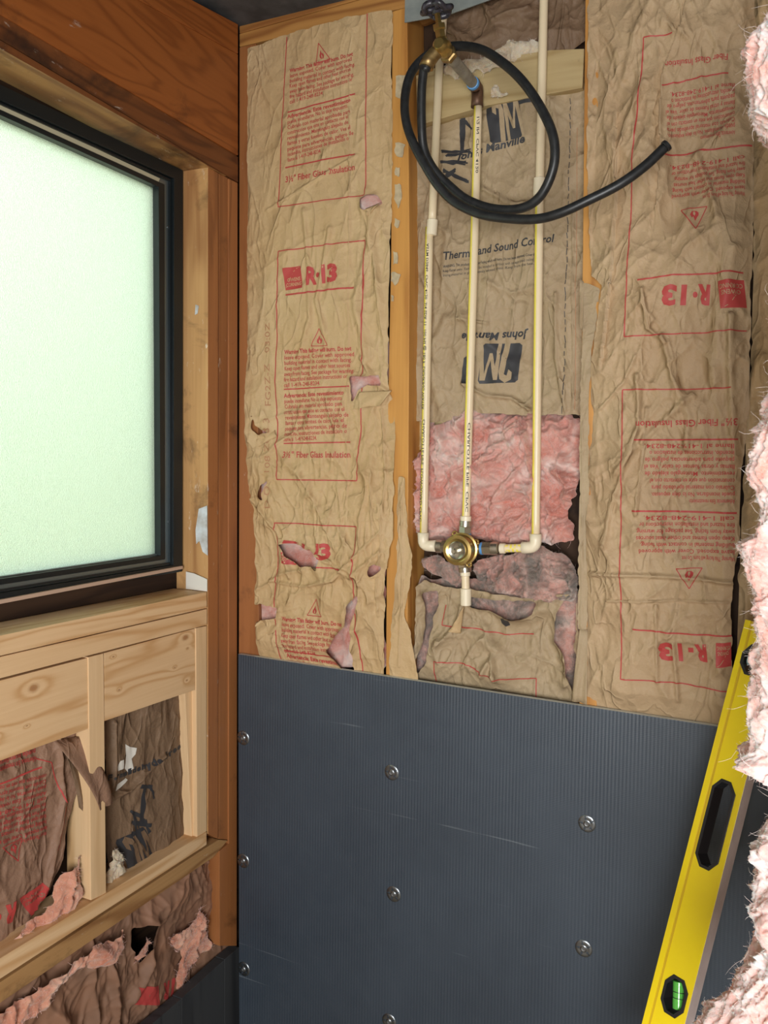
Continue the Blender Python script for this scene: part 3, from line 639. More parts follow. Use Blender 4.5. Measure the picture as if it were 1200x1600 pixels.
# little paper curls at the tears
def curl(name, px, v, out, mt, parent, seed=0, pl='Y'):
    """a torn flap: outline of pixels (root edge first two), tip lifted off the wall"""
    pts = [P(x, y, pl, v) for x, y in px]; root = (pts[0]+pts[1])/2; tipd = max((p-root).length for p in pts); n = 10; V = []; Fc = []
    a, b = pts[0], pts[1]; c, d = pts[-1], pts[2]; sg = Vector((0, -1, 0)) if pl == 'Y' else Vector((1, 0, 0))
    for i in range(n+1):
        for j in range(n+1):
            u, t = i/n, j/n; p = (a.lerp(b, u)).lerp(c.lerp(d, u), t)
            V.append(p+sg*(out*math.sin(t*2.2)+.003*math.sin(u*9+seed+t*3)*t))
    for i in range(n):
        for j in range(n): k = i*(n+1)+j; Fc.append([k, k+1, k+n+2, k+n+1])
    o = link(name, V, Fc, mt, parent, smooth=True); md = o.modifiers.new('thickness', 'SOLIDIFY'); md.thickness = .0006; return o
for px, o_ in (([(403, 680), (430, 672), (436, 682), (404, 700)], .010), ([(400, 972), (440, 968), (436, 985), (406, 1000)], .012), ([(587, 898), (606, 886), (600, 899), (578, 903)], .012), ([(561, 612), (612, 610), (596, 634), (552, 640)], .006), ([(480, 884), (505, 892), (502, 900), (484, 888)], .008), ([(571, 326), (596, 316), (585, 332), (578, 340)], .01)):
    curl('torn_flap', px, -.010, o_, M['kraft'], bl, px[0][0])

# middle bay, upper batt
def h_mid(X, Y): return crumple(X, Y, 44)*.75+.009*fbm(X*8, Y*6, 9)
sm = Sheet([(650, 200), (662, 185), (760, 163), (918, 132), (918, 300), (914, 440), (914, 650), (830, 650), (736, 645), (700, 660), (652, 660), (648, 500), (649, 300)], 'Y', .052, .0023, h_mid,
           [], [([(690, 640), (672, 560), (700, 500), (730, 497)], .010, .012), ([(725, 600), (760, 618), (800, 622), (828, 640)], .010, .004), ([(720, 500), (760, 505)], .005, .003), ([(745, 290), (800, 320), (840, 318)], .007, .005), ([(870, 460), (868, 560), (885, 640)], .006, .004), ([(896, 300), (896, 640)], .005, .002), ([(760, 440), (800, 460), (840, 450)], .006, .006)], seed=51)
jm(sm, (768, 228), (828, 213), 62, 1)
sm.area([(762, 168), (800, 160), (838, 158), (838, 164), (800, 170), (764, 182)], 1)
sm.text('Johns Manville', (716, 252), (822, 223), 11, 1, .03, .25)
rs_ = random.Random(4)
for (x0, y0, x1, y1, w) in ((692, 182, 735, 178, .004), (722, 185, 722, 240, .012), (693, 238, 735, 236, .004), (692, 256, 730, 256, .006), (695, 268, 732, 284, .005), (692, 282, 712, 268, .006), (716, 180, 735, 200, .005), (700, 245, 726, 240, .004)):
    for k in range(5): sm.line([(x0+rs_.uniform(-2, 2), y0+rs_.uniform(-3, 3)), ((x0+x1)/2+rs_.uniform(-3, 3), (y0+y1)/2+rs_.uniform(-3, 3)), (x1+rs_.uniform(-2, 2), y1+rs_.uniform(-3, 3))], w*.55, 1)
sm.text('Thermal and Sound Control', (697, 409), (868, 379), 12, 1, .02, .2)
TW = ['WARNING: This product has a paper facing which will burn. Do not leave exposed. Cover this facing', 'keep flame away. Facing must be installed in contact with an approved ceiling or wall', 'lining material in permanently vented areas. Keep from the heat.']
sm.text(TW[0], (697, 421), (852, 400), 4.2, 1, .012); sm.text(TW[1], (697, 428), (852, 408), 4.2, 1); sm.text(TW[2], (697, 435), (838, 416), 4.2, 1)
sm.text('Johns Manville', (822, 517), (724, 522), -12, 1, .03, .2)
jm(sm, (816, 535), (745, 538), -62, 1)
sm.area([(722, 600), (727, 560), (733, 556), (744, 557), (740, 600)], 1)
for k in range(40):
    y = 155+k*12.3; sm.line([(892-k*.3+rs_.uniform(-1, 1), y), (892-k*.3+rs_.uniform(-1, 1), y+rs_.uniform(6, 12))], .0014, 1)
sm.line([(902, 200), (901, 420), (899, 640)], .001, 2)
bm_ = empty('insulation_batt', P(780, 650, 'Y', .06), 'brown-paper batt with black lettering behind the three cream pipes', 'insulation')
sm.build('paper_facing', [M['kraft_c'], M['black'], M['faint']], bm_)
strands('frayed_edge', np.array([tuple(P(649+random.uniform(-1, 2), y, 'Y', .045)) for y in range(240, 620, 3)]), (0, -1, 0), 260, .010, .0004, M['strand_w'], bm_, seed=4)
# crumpled brown paper above the blocking
st_ = Sheet([(700, -30), (920, -60), (920, 70), (880, 92), (842, 100), (780, 110), (738, 120), (700, 118), (696, 60)], 'Y', .058, .0025, lambda X, Y: crumple(X, Y, 61)*1.1+.006*fbm(X*9, Y*9, 3), [], [([(705, 50), (745, 75), (780, 60)], .012, .012), ([(755, 0), (775, 40), (830, 20)], .012, .006)], seed=62)
bt = empty('insulation_batt', P(790, 90, 'Y', .06), 'crumpled dark brown paper batt above the pale blocking at the top', 'insulation')
st_.build('paper_facing', [M['kraft_d']], bt)
ww = tag(wool('wool_tuft', [(688, 114), (700, 98), (722, 94), (760, 90), (780, 72), (800, 64), (830, 56), (846, 64), (848, 84), (820, 92), (800, 98), (775, 112), (740, 118), (710, 126)], 'Y', .028, M['cream_wool'], None, .009, 14, 71, .0025, .012, 320, .015, .0003, M['strand_w']), 'long cream wool tuft lying on top of the pale blocking', 'insulation')
tag(wool('wool_tuft', [(768, 136), (776, 135), (790, 148), (796, 156), (778, 156), (770, 148)], 'Y', .022, M['cream_wool'], None, .006, 20, 72, .002, .008, 60, .01, .0003, M['strand_w']), 'tiny cream wool tuft hanging in front of the blocking beside the bronze elbow', 'insulation')
# pink insulation in the middle bay
mb = [(657, 668), (662, 652), (676, 655), (690, 662), (712, 645), (738, 637), (760, 645), (800, 640), (850, 642), (890, 645), (914, 655), (914, 700), (908, 745), (908, 780), (897, 795), (900, 842), (866, 856), (842, 848), (800, 858), (740, 842), (700, 850), (662, 846), (645, 815), (642, 770), (650, 735), (660, 700)]
tag(wool('pink_insulation', mb, 'Y', .054, M['pink'], None, .023, 9, 81, .0022, .03, 1500, .022, .0003, M['strand'], folds=[([(665, 690), (690, 720), (682, 780)], .012, .008), ([(700, 790), (720, 840)], .008, .006), ([(790, 760), (830, 720), (800, 690), (770, 700)], .012, .005), ([(750, 830), (780, 770), (815, 735)], .010, .004), ([(860, 660), (890, 690), (885, 720)], .012, .008)]), 'exposed rose pink fibreglass above the brass valve, behind the pipes', 'insulation')
tag(wool('pink_insulation', [(738, 880), (760, 872), (800, 862), (850, 853), (882, 866), (904, 890), (906, 925), (896, 936), (860, 936), (820, 934), (780, 926), (748, 906), (738, 895)], 'Y', .030, M['pink_dirty'], None, .024, 13, 91, .0022, .02, 900, .016, .0003, M['strand_g'], folds=[([(745, 885), (800, 895), (860, 905), (900, 900)], .012, .006)]), 'dusty grey-pink insulation clump right below the brass valve', 'insulation')
tag(wool('pink_insulation', [(656, 872), (672, 868), (700, 874), (732, 884), (732, 905), (712, 920), (690, 905), (662, 895), (655, 885)], 'Y', .028, M['pink_dirty'], None, .012, 15, 95, .0022, .015, 350, .015, .0003, M['strand_g']), 'small dusty insulation clump left below the brass valve', 'insulation')
# lower middle batt, torn
def h_low(X, Y): return (crumple(X, Y, 104)*1.7+.016*fbm(X*7, Y*7, 12))*panel_fade(X, Y, .04)
H_M = [[(664, 925), (688, 922), (682, 960), (676, 1000), (672, 1030), (656, 1048), (652, 1038), (663, 1010), (668, 970)],
       [(872, 958), (888, 930), (903, 928), (903, 975), (897, 1010), (908, 1060), (900, 1090), (892, 1060), (885, 1020), (868, 1000), (868, 975)],
       [(735, 932), (780, 936), (840, 942), (834, 958), (806, 968), (770, 952), (740, 948)]]
sw = Sheet([(650, 915), (665, 905), (700, 915), (760, 922), (820, 934), (880, 925), (907, 925), (906, 1118), (645, 1075), (648, 980)], 'Y', .022, .0022, h_low, H_M, [([(690, 1000), (730, 985), (780, 1010)], .012, .012), ([(757, 1052), (775, 1022), (780, 1058)], .016, .006), ([(800, 965), (860, 950), (880, 990), (890, 1040)], .015, .018), ([(725, 945), (716, 978), (705, 990)], .010, .005)], seed=108, curl=.012)
sw.line([(697, 945), (694, 975), (740, 980), (790, 991), (835, 990)], .002, 1); sw.line([(683, 1064), (684, 1030), (730, 1035), (780, 1056), (838, 1060), (838, 1095)], .002, 1)
sw.area([(784, 966), (792, 963), (800, 967), (800, 975), (792, 978), (785, 973)], 2)
bw = empty('insulation_batt', P(780, 1080, 'Y', .03), 'torn crumpled kraft batt below the valve, bottoming out behind the grey board', 'insulation')
sw.build('paper_facing', [M['kraft_c'], M['red'], M['black']], bw)
wool('fibreglass', [(652, 900), (905, 905), (905, 1110), (648, 1075)], 'Y', .048, M['pink_dirty'], bw, .006, 14, 131, .004, .01, 400, .015, .0003, M['strand'])
def h_fl(X, Y): return crumple(X, Y, 140, True)*.35*panel_fade(X, Y, .03)+.0005
sf = Sheet([(623, 742), (634, 745), (638, 830), (646, 870), (641, 915), (634, 958), (642, 985), (650, 1030), (655, 1068), (609, 1062), (613, 960), (620, 880), (621, 800)], 'Y', -.003, .0022, h_fl, [], [([(628, 760), (630, 900), (625, 1040)], .004, .002)], seed=141)
sf.build('stapled_flange', [M['kraft']], bw)
sr = Sheet([(911, 440), (940, 450), (925, 560), (922, 650), (921, 860), (919, 985), (903, 985), (905, 700)], 'Y', -.002, .0022, h_fl, [], [([(911, 650), (909, 980)], .003, .0015)], seed=142)
sr.build('stapled_flange', [M['kraft_c']], bw)
for px in ([(906, 980), (918, 984), (918, 1100), (893, 1094)], [(906, 436), (912, 440), (912, 520), (906, 510)]): curl('torn_flap', px, -.003, .004, M['kraft_c'], bw, 3)
curl('torn_flap', [(725, 948), (720, 990), (703, 985), (717, 965)], -.005, .010, M['kraft'], bw, 2)

# right bay
xr0 = P(925, 500, 'Y', 0).x; xr1 = P(1168, 500, 'Y', 0).x
def h_right(X, Y):
    u = np.clip((X-xr0)/(xr1-xr0), 0, 1); low = np.clip((Y-zl(1000))/(zl(350)-zl(1000)), 0, 1)
    h = .030*np.clip(u/.35, 0, 1)**.8*np.clip((1.02-u)/.10, 0, 1)**.5+crumple(X, Y, 151, True)*(.95+.4*low)+.012*fbm(X*8, Y*4, 19)
    return h*panel_fade(X, Y)+.0005
F_R = [([(1085, -20), (1068, 60), (1040, 125), (1034, 200), (1037, 260), (1030, 330)], .016, .020, -1), ([(965, 190), (967, 300), (962, 420), (945, 560)], .012, .014, 1), ([(1010, 140), (985, 200), (975, 230)], .012, .008), ([(1030, 0), (1000, 60), (980, 130)], .008, .008),
       ([(1150, 400), (1125, 520), (1120, 600)], .014, .012), ([(1145, 500), (1143, 580), (1148, 660), (1150, 720)], .014, .007), ([(1040, 530), (1055, 590), (1080, 650), (1075, 700)], .012, .006), ([(1010, 460), (1020, 520), (1045, 540)], .007, .004), ([(1000, 590), (1005, 660), (985, 720), (960, 790), (950, 850)], .009, .005),
       ([(1085, 620), (1050, 650), (1000, 700), (965, 740)], .010, .006), ([(925, 895), (985, 893), (1060, 897), (1145, 905)], .009, .004), ([(950, 935), (1060, 933), (1140, 935)], .006, .002), ([(1030, 940), (1030, 1060)], .006, .003), ([(1055, 1000), (1062, 1090)], .007, .004), ([(1110, 560), (1125, 640), (1140, 760)], .007, .008), ([(940, 640), (980, 600), (1000, 560)], .006, .003), ([(1000, 800), (1010, 700), (1015, 640)], .007, .004), ([(1090, 250), (1110, 300), (1125, 350)], .010, .006)]
sR = Sheet([(919, -60), (1180, -160), (1180, 300), (1176, 450), (1172, 640), (1160, 740), (1158, 850), (1148, 900), (1143, 1145), (914, 1112), (915, 1000), (917, 860), (920, 700), (926, 560), (944, 450), (926, 436), (919, 300), (920, 110)], 'Y', .004, .0021, h_right, [], F_R, seed=152)
rot = -1
sR.line([(1010, 72), (1055, 68)], .002, 1); sR.line([(1010, 72), (1005, 140), (993, 260), (989, 380), (982, 531), (1060, 527), (1168, 521)], .0022, 1)
sR.text('Fiber Glass Insulation', (1140, 97), (1045, 115), -9, 1, .012)
sR.line([(1040, 150), (1085, 135), (1140, 126)], .0024, 1)
sR.para(ADV[::-1], (1150, 140), (1045, 158), 9, -6.5, 1, boldfirst=False); sR.line([(1032, 256), (1100, 243), (1176, 234)], .0028, 1)
sR.para(WARN[::-1], (1165, 250), (1045, 268), 9.3, -6.5, 1, boldfirst=False)
warn_triangle(sR, (1108, 333), (1068, 338), -34, 1)
sR.line([(1003, 446), (1060, 439), (1163, 433)], .0028, 1)
for t, a, b in (('R', 1114, 1095), ('\u00b7', 1096, 1088), ('1', 1085, 1070), ('3', 1064, 1041)): sR.text(t, (a, 456-(a-1041)*.03), (b, 456-(b-1041)*.03), -28, 1, .05, cut=.006)
owens(sR, (1164, 444), (1125, 448), -42, 1)
sR.line([(978, 611), (1060, 611), (1145, 608)], .0022, 1); sR.line([(978, 611), (977, 800), (975, 1054), (1060, 1062), (1140, 1075)], .0022, 1)
sR.text(FGI, (1155, 655), (1000, 660), -10.5, 1, .015); sR.line([(998, 688), (1155, 687)], .0028, 1)
sR.para(ADV[::-1], (1150, 694), (1012, 694), 10.6, -7, 1, boldfirst=False)
sR.line([(994, 796), (1060, 797), (1153, 800)], .0034, 1)
sR.para(WARN[::-1], (1150, 805), (1000, 803), 10.2, -7, 1, boldfirst=False)
warn_triangle(sR, (1100, 884), (1061, 884), -31, 1)
sR.line([(994, 977), (1060, 983), (1145, 988)], .0028, 1)
for t, a, b in (('R', 1107, 1088), ('-', 1086, 1078), ('1', 1074, 1062), ('3', 1055, 1032)): sR.text(t, (a, 1000+(a-1041)*.03), (b, 1000+(b-1041)*.03), -26, 1, .05, cut=.006)
owens(sR, (1144, 998), (1121, 998), -38, 1)
br = empty('insulation_batt', P(1040, 1100, 'Y', .03), 'kraft-faced batt with upside-down red print and deep vertical folds, in the right bay', 'insulation')
sR.build('paper_facing', [M['kraft_r'], M['red']], br)
sx2 = Sheet([(1172, -160), (1290, -200), (1290, 1200), (1150, 1130), (1152, 960), (1158, 800), (1164, 700), (1176, 480), (1176, 300)], 'Y', .012, .003, lambda X, Y: crumple(X, Y, 171, True)*1.1+.02*np.clip((X-P(1165, 500, 'Y', 0).x)/.03, 0, 1)**.7*panel_fade(X, Y), [], [([(1190, 560), (1165, 640), (1160, 700)], .012, .010)], seed=172)
b2 = empty('insulation_batt', P(1220, 1100, 'Y', .03), 'plain unprinted kraft batt half hidden behind the foreground pink insulation', 'insulation')
sx2.build('paper_facing', [M['kraft']], b2)
tb('stud_splinter', [(938, 444), (946, 444), (944, 480), (936, 505), (931, 480)], 'Y', -.0045, -.001, M['center'], 'bare splintered orange wood patch where the kraft paper edge is torn away', 'wood splinter', 0)

# ------------------------------------------------------------ left wall lower insulation
def h_ll(sd, a=1): return lambda X, Y: crumple(X, Y, sd, True)*a+.010*fbm(X*8, Y*5, sd)
s1 = Sheet([(-160, 1200), (0, 1165), (95, 1140), (120, 1145), (118, 1230), (100, 1290), (95, 1340), (75, 1400), (30, 1470), (0, 1500), (-160, 1590)], 'X', -.040, .0022, h_ll(201, .75), [], [([(85, 1150), (95, 1250), (75, 1350), (68, 1400)], .010, .006)], seed=202)
s1.line([(55, 1185), (75, 1190), (98, 1260), (85, 1330)], .0018, 1); s1.line([(62, 1198), (-40, 1240)], .0032, 1)
s1.para(['Advertencia: Este revestimiento'[::1], 'puede incendiarse. No lo deje'][::-1], (56, 1170), (-60, 1202), 11, -8, 1, boldfirst=False)
s1.para((WARN+ADV)[:11][::-1], (70, 1208), (-40, 1238), 9, -6, 1, boldfirst=False)
warn_triangle(s1, (28, 1308), (-4, 1322), -32, 1)
owens(s1, (64, 1378), (30, 1404), -38, 1)
for t, a, b in (('R', 22, 6), ('\u00b7', 4, -1), ('1', -4, -12), ('3', -14, -28)): s1.text(t, (a, 1408+(22-a)*.5), (b, 1408+(22-b)*.5), -30, 1, .05, cut=.006)
bA = empty('insulation_batt', P(40, 1480, 'X', -.05), 'kraft batt with upside-down red print in the lower left bay under the window', 'insulation')
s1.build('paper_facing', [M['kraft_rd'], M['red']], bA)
curl('torn_flap', [(85, 1158), (128, 1150), (163, 1250), (140, 1262)], -.025, .03, M['kraft_rd'], bA, 5, 'X')
curl('torn_flap', [(100, 1170), (120, 1200), (135, 1285), (118, 1260)], -.030, .012, M['kraft_d'], bA, 9, 'X')
tag(wool('pink_insulation', [(128, 1335), (126, 1360), (128, 1400), (120, 1415), (85, 1440), (20, 1478), (25, 1462), (60, 1432), (78, 1410), (80, 1395), (98, 1368), (118, 1350)], 'X', -.018, M['pink_dim'], None, .010, 8, 211, .0022, .014, 260, .014, .0003), 'pink fluff spilling along the pine bottom plate left of the short stud', 'insulation')
s2 = Sheet([(160, 1100), (200, 1090), (285, 1066), (284, 1180), (292, 1250), (288, 1318), (230, 1352), (200, 1375), (163, 1350)], 'X', -.040, .0020, h_ll(221, .55), [], [([(165, 1250), (200, 1235), (225, 1205), (250, 1180)], .010, .005), ([(175, 1130), (176, 1190), (170, 1240)], .008, .005)], seed=222)
for i, ch in enumerate('Formaldehyde-free'):
    t = i/16; x = 164+t*108; y = 1219-3*t-45*t*t*.98-4*math.sin(t*3.1); s2.text(ch, (x, y), (x+5.6, y-1.5-4*t), 8.5, 1, .05)
jm(s2, (200, 1372), (250, 1345), 62, 1)
for (x0, y0, x1, y1, w) in ((216, 1228, 232, 1228, .010), (222, 1228, 219, 1285, .011), (230, 1228, 236, 1246, .006), (202, 1268, 216, 1275, .008), (204, 1285, 230, 1288, .010), (202, 1300, 222, 1305, .010), (208, 1268, 214, 1320, .006), (190, 1318, 208, 1312, .008), (224, 1280, 228, 1300, .006)):
    for k in range(4): s2.line([(x0+rs_.uniform(-2, 2), y0+rs_.uniform(-2, 2)), ((x0+x1)/2+rs_.uniform(-3, 3), (y0+y1)/2+rs_.uniform(-2, 2)), (x1+rs_.uniform(-2, 2), y1+rs_.uniform(-2, 2))], w*.5, 1)
for q in ([(193, 1162), (199, 1166), (210, 1168), (208, 1178), (203, 1185), (206, 1200), (198, 1206), (192, 1200), (194, 1180)], [(184, 1188), (190, 1186), (190, 1200), (180, 1204), (179, 1198)], [(182, 1225), (194, 1215), (198, 1218), (188, 1230), (180, 1236)]): s2.area(q, 2)
bB = empty('insulation_batt', P(225, 1370, 'X', -.05), 'brown-paper batt with smudged black lettering and a white scrape, in the lower right bay', 'insulation')
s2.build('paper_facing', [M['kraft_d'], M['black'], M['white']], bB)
tag(wool('wool_tuft', [(168, 1325), (176, 1322), (188, 1328), (194, 1345), (201, 1362), (185, 1376), (167, 1388)], 'X', -.022, M['cream_wool'], None, .008, 12, 231, .0022, .012, 120, .012, .0003, M['strand_w']), 'small white wool tuft poking out right of the short pine stud', 'insulation')
s3 = Sheet([(-160, 1670), (0, 1540), (200, 1400), (333, 1310), (350, 1300), (350, 1480), (290, 1560), (200, 1680), (-160, 1800)], 'X', -.045, .0025, h_ll(241, 1.3), [[(200, 1450), (232, 1440), (228, 1470), (210, 1500), (198, 1475)]], [([(230, 1440), (225, 1500), (200, 1560)], .014, .01), ([(135, 1510), (142, 1600)], .012, .008), ([(165, 1500), (175, 1600)], .012, .006)], seed=242)
s3.area([(204, 1538), (236, 1536), (237, 1565), (205, 1568)], 1)
for t, a, b in (('R', 258, 246), ('1', 270, 262), ('3', 282, 272)): s3.text(t, (a, 1535-(a-246)*.4), (b, 1535-(b-246)*.4), -22, 1, .05, cut=.006)
bC = empty('insulation_batt', P(250, 1590, 'X', -.05), 'dark torn kraft batt below the old timber plate at the bottom left', 'insulation')
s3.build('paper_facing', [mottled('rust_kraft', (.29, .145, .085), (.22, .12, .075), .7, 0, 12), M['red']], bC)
tag(wool('pink_insulation', [(310, 1405), (316, 1425), (322, 1450), (335, 1478), (310, 1500), (300, 1520), (292, 1548), (280, 1552), (283, 1520), (284, 1490), (268, 1478), (266, 1470), (290, 1445), (304, 1432)], 'X', -.020, M['pink_dim'], None, .010, 8, 251, .0022, .014, 420, .018, .0003, M['strand']), 'ragged pink tuft torn out of the lowest batt beside the dark membrane', 'insulation')
tag(wool('pink_insulation', [(-160, 1690), (0, 1582), (70, 1530), (110, 1495), (140, 1475), (168, 1470), (186, 1450), (190, 1480), (170, 1505), (120, 1515), (90, 1545), (70, 1580), (30, 1610), (-160, 1720)], 'X', -.018, M['pink_dim'], None, .010, 8, 261, .0024, .014, 420, .016, .0003, M['strand']), 'long salmon pink roll sagging along the bottom left corner of the photo', 'insulation')
tag(wool('pink_insulation', [(225, 1455), (231, 1470), (228, 1495), (208, 1505), (206, 1490), (218, 1475)], 'X', -.022, M['pink_dim'], None, .008, 12, 271, .0022, .01, 80, .012, .0003), 'small pink wisp in the middle of the dark torn lower batt', 'insulation')

# ------------------------------------------------------------ grey board with washers
pb_ = empty('backer_board', P(740, 1640, 'Y', -.002))
tag(pb_, 'large dark grey ribbed backer board screwed across the lower back wall', 'wall board')
po = [(372, 1022), (1320, 1165), (1320, 1760), (374, 1680)]
o = board('board_face', po, 'Y', -.016, -.004, M['panel'], pb_, .0006); face_mat(o, M['panel_edge'], 2, 1)
for (x, y) in ((612, 1207), (917, 1287), (615, 1397), (912, 1482), (608, 1596), (380, 1153), (380, 1345), (381, 1514)):
    c = P(x, y, 'Y', -.0162)
    w = empty('fastening_washer', c); tag(w, {(612, 1207): 'steel washer near the top middle of the grey board', (917, 1287): 'shiny steel washer on the upper right of the grey board', (615, 1397): 'steel washer in the middle of the grey board, under the top one', (912, 1482): 'steel washer on the lower right of the grey board, left of the level', (608, 1596): 'steel washer cut by the bottom edge of the photo', (380, 1153): 'upper dull washer on the left edge of the grey board by the corner', (380, 1345): 'middle dull washer on the left edge of the grey board by the corner', (381, 1514): 'lowest dull washer on the left edge of the grey board by the corner'}[(x, y)], 'washer', 'washers on the grey board')
    V = []; Fc = []; R_ = .0165; n_ = 40; rings_ = [(.0045, .0026), (.0062, .0010), (.0075, .0010), (.0105, .0013), (.0150, .0016), (R_, .0002)]
    for (r, hh) in rings_:
        for k in range(n_): a = 2*math.pi*k/n_; V.append(c+Vector((r*math.cos(a), -hh, r*math.sin(a))))
    for i in range(len(rings_)-1):
        for k in range(n_):
            if i == 2 and k % 8 in (2, 3, 4): continue
            if i == 3 and k % 8 == 3: continue
            Fc.append([i*n_+k, i*n_+(k+1) % n_, (i+1)*n_+(k+1) % n_, (i+1)*n_+k])
    link('washer_plate', V, Fc, M['metal'], w, smooth=True)
    lathe('screw_head', c, (0, -1, 0), [(0, .0048), (.0026, .0048), (.0034, .004), (.0030, .0018), (.0022, .0012)], M['galv'], w, 16)

# ------------------------------------------------------------ pipes
YP = .010
PR = .0083
def pp(x, y, v=YP): return P(x, y, 'Y', v)
def pipe(name, pts, label, stripe=True, v=YP, group=None, parent=None, mt=None, rad=PR):
    path = []
    for a, b in zip(pts[:-1], pts[1:]):
        A, B = pp(*a, v), pp(*b, v); path += [A.lerp(B, i/12) for i in range(12)]
    path.append(pp(*pts[-1], v)); V, Fc = tube_vf(path, rad, 24)
    mi = []
    for f in Fc:
        if len(f) != 4: mi.append(0); continue
        c = sum((V[i] for i in f), Vector())/4; k = min(range(len(path)), key=lambda i: (path[i]-c).length); d = c-path[k]; ang = math.degrees(math.atan2(d.x, -d.y)); mi.append(1 if stripe and -62 < ang < -12 else 0)
    o = link(name, V, Fc, [mt or M['cpvc'], M['cpvc_y']], parent, mi, True)
    if not parent: tag(o, label, 'pipe', group)
    return o
def pipe_text(s, a, b, v, parent, h=5):
    """tiny letters running down a pipe"""
    V, Fc = text_vf(s, .01, 0); A = P(*a, 'Y', v); B = P(*b, 'Y', v); d = (B-A); L = d.length; d.normalize(); up = Vector((0, -1, 0)).cross(d).normalized()*-1; w0 = V[:, 0].max(); hh = .0052/.7
    W_ = [A+d*(x/w0*L)+up*(y*hh) for x, y in V]; return link('pipe_lettering', W_, Fc, M['black'], parent)
def coupling(a, b, v, parent, rad=.0112, mt=None, name='coupling'):
    A, B = pp(*a, v), pp(*b, v); L = (B-A).length
    return lathe(name, A, B-A, [(0, rad*.85), (.001, rad), (L-.001, rad), (L, rad*.85)], mt or M['cpvc_f'], parent, 24)
pl_ = empty('supply_pipe', pp(660, 850)); tag(pl_, 'left cream pipe with coupling, bending into the left side of the valve', 'pipe', 'cream supply pipes')
pipe('upper_pipe', [(694, 8), (686, 110), (675, 350)], None, False, parent=pl_); pipe('lower_pipe', [(671, 355), (662, 838)], None, parent=pl_)
coupling((676, 343), (674, 368), YP, pl_); pipe('stub', [(664, 852), (692, 853)], None, False, parent=pl_)
def elbow(c, a, b, v, parent, rad=.0115):
    C, A, B = pp(*c, v), pp(*a, v), pp(*b, v); pts = [A]+[((1-t)**2)*A.lerp(C, .5)+2*t*(1-t)*C+t*t*C.lerp(B, .5) for t in [i/8 for i in range(9)]]+[B]
    return tube('elbow', pts, [rad*1.08]+[rad]*9+[rad*1.08], M['cpvc_f'], parent, 20)
elbow((661, 853), (661.5, 832), (682, 853), YP, pl_)
pipe_text('ASTM D2846  CPVC 4120  3/4 SDR 11  100 PSI @ 180 F  DRINKING WATER', (670, 380), (662, 640), YP-PR-.0006, pl_)
pipe_text('CHARLOTTE PIPE  FLOWGUARD CPVC', (664, 655), (658, 815), YP-PR-.0006, pl_)
pm_ = empty('shower_riser', pp(728, 812)); tag(pm_, 'middle cream riser from the valve up to the bronze elbow', 'pipe', 'cream supply pipes')
pipe('riser_pipe', [(747, 166), (740, 420), (733, 640), (728, 818)], None, parent=pm_)
lathe('socket', pp(728, 806), (0, 0, -1), [(0, .0095), (.001, .0112), (.016, .0112), (.017, .0100)], M['cpvc_f'], pm_)
pipe_text('CHARLOTTE PIPE  CPVC', (735, 660), (731, 800), YP-PR-.0006, pm_); pipe_text('1/2 IN  CPVC 4120', (749, 180), (747, 270), YP-PR-.0006, pm_)
pr_ = empty('supply_pipe', pp(838, 855)); tag(pr_, 'right cream pipe with coupling, bending into the right side of the valve', 'pipe', 'cream supply pipes')
pipe('upper_pipe', [(851, -60), (843, 300)], None, False, parent=pr_); pipe('lower_pipe', [(843, 300), (840, 560), (837, 840)], None, parent=pr_)
coupling((843, 278), (842, 306), YP, pr_); elbow((837, 855), (837, 834), (816, 856), YP, pr_); pipe('stub', [(820, 856), (783, 857)], None, True, parent=pr_)
coupling((790, 857), (781, 857), YP, pr_, .0105)
# galvanised plate and hose tap on a nipple
el = pp(746, 140, YP); d0 = Vector((0, -1, 0))
best = min(((proj(el+d0*t)[0]-700)**2+(proj(el+d0*t)[1]-80)**2, t) for t in [i*.001 for i in range(20, 300)])[1]
tp = el+d0*best
hb = empty('hose_tap', tp); tag(hb, 'brass garden tap on a grey nipple sticking out of the bronze elbow', 'tap')
path = [el+Vector((0, 0, -.034)), el+Vector((0, 0, -.02)), el+Vector((0, 0, -.006)), el+Vector((0, -.004, .001)), el+Vector((0, -.014, .002)), el+Vector((0, -.022, .002))]
tube('bronze_elbow', path, [.0125, .0115, .0120, .0125, .0125, .0135], M['bronze'], hb, 20)
e1 = el+Vector((0, -.022, .002)); ln = best-.022
lathe('thread_tape', e1, d0, [(0, .0115), (.001, .0125), (.008, .0125), (.009, .011)], M['teflon'], hb)
lathe('nipple', e1+d0*.008, d0, [(0, .0108), (ln-.02, .0108)], M['pipegal'], hb)
b0 = e1+d0*(ln-.018)
lathe('tap_collar', b0, d0, [(0, .014), (.002, .016), (.012, .016), (.014, .013), (.022, .012)], M['brass_dull'], hb, 6)
lathe('tap_body', b0+d0*.018, d0, [(0, .012), (.006, .0155), (.020, .0165), (.030, .014), (.036, .009)], M['brass'], hb)
bc = b0+d0*.036
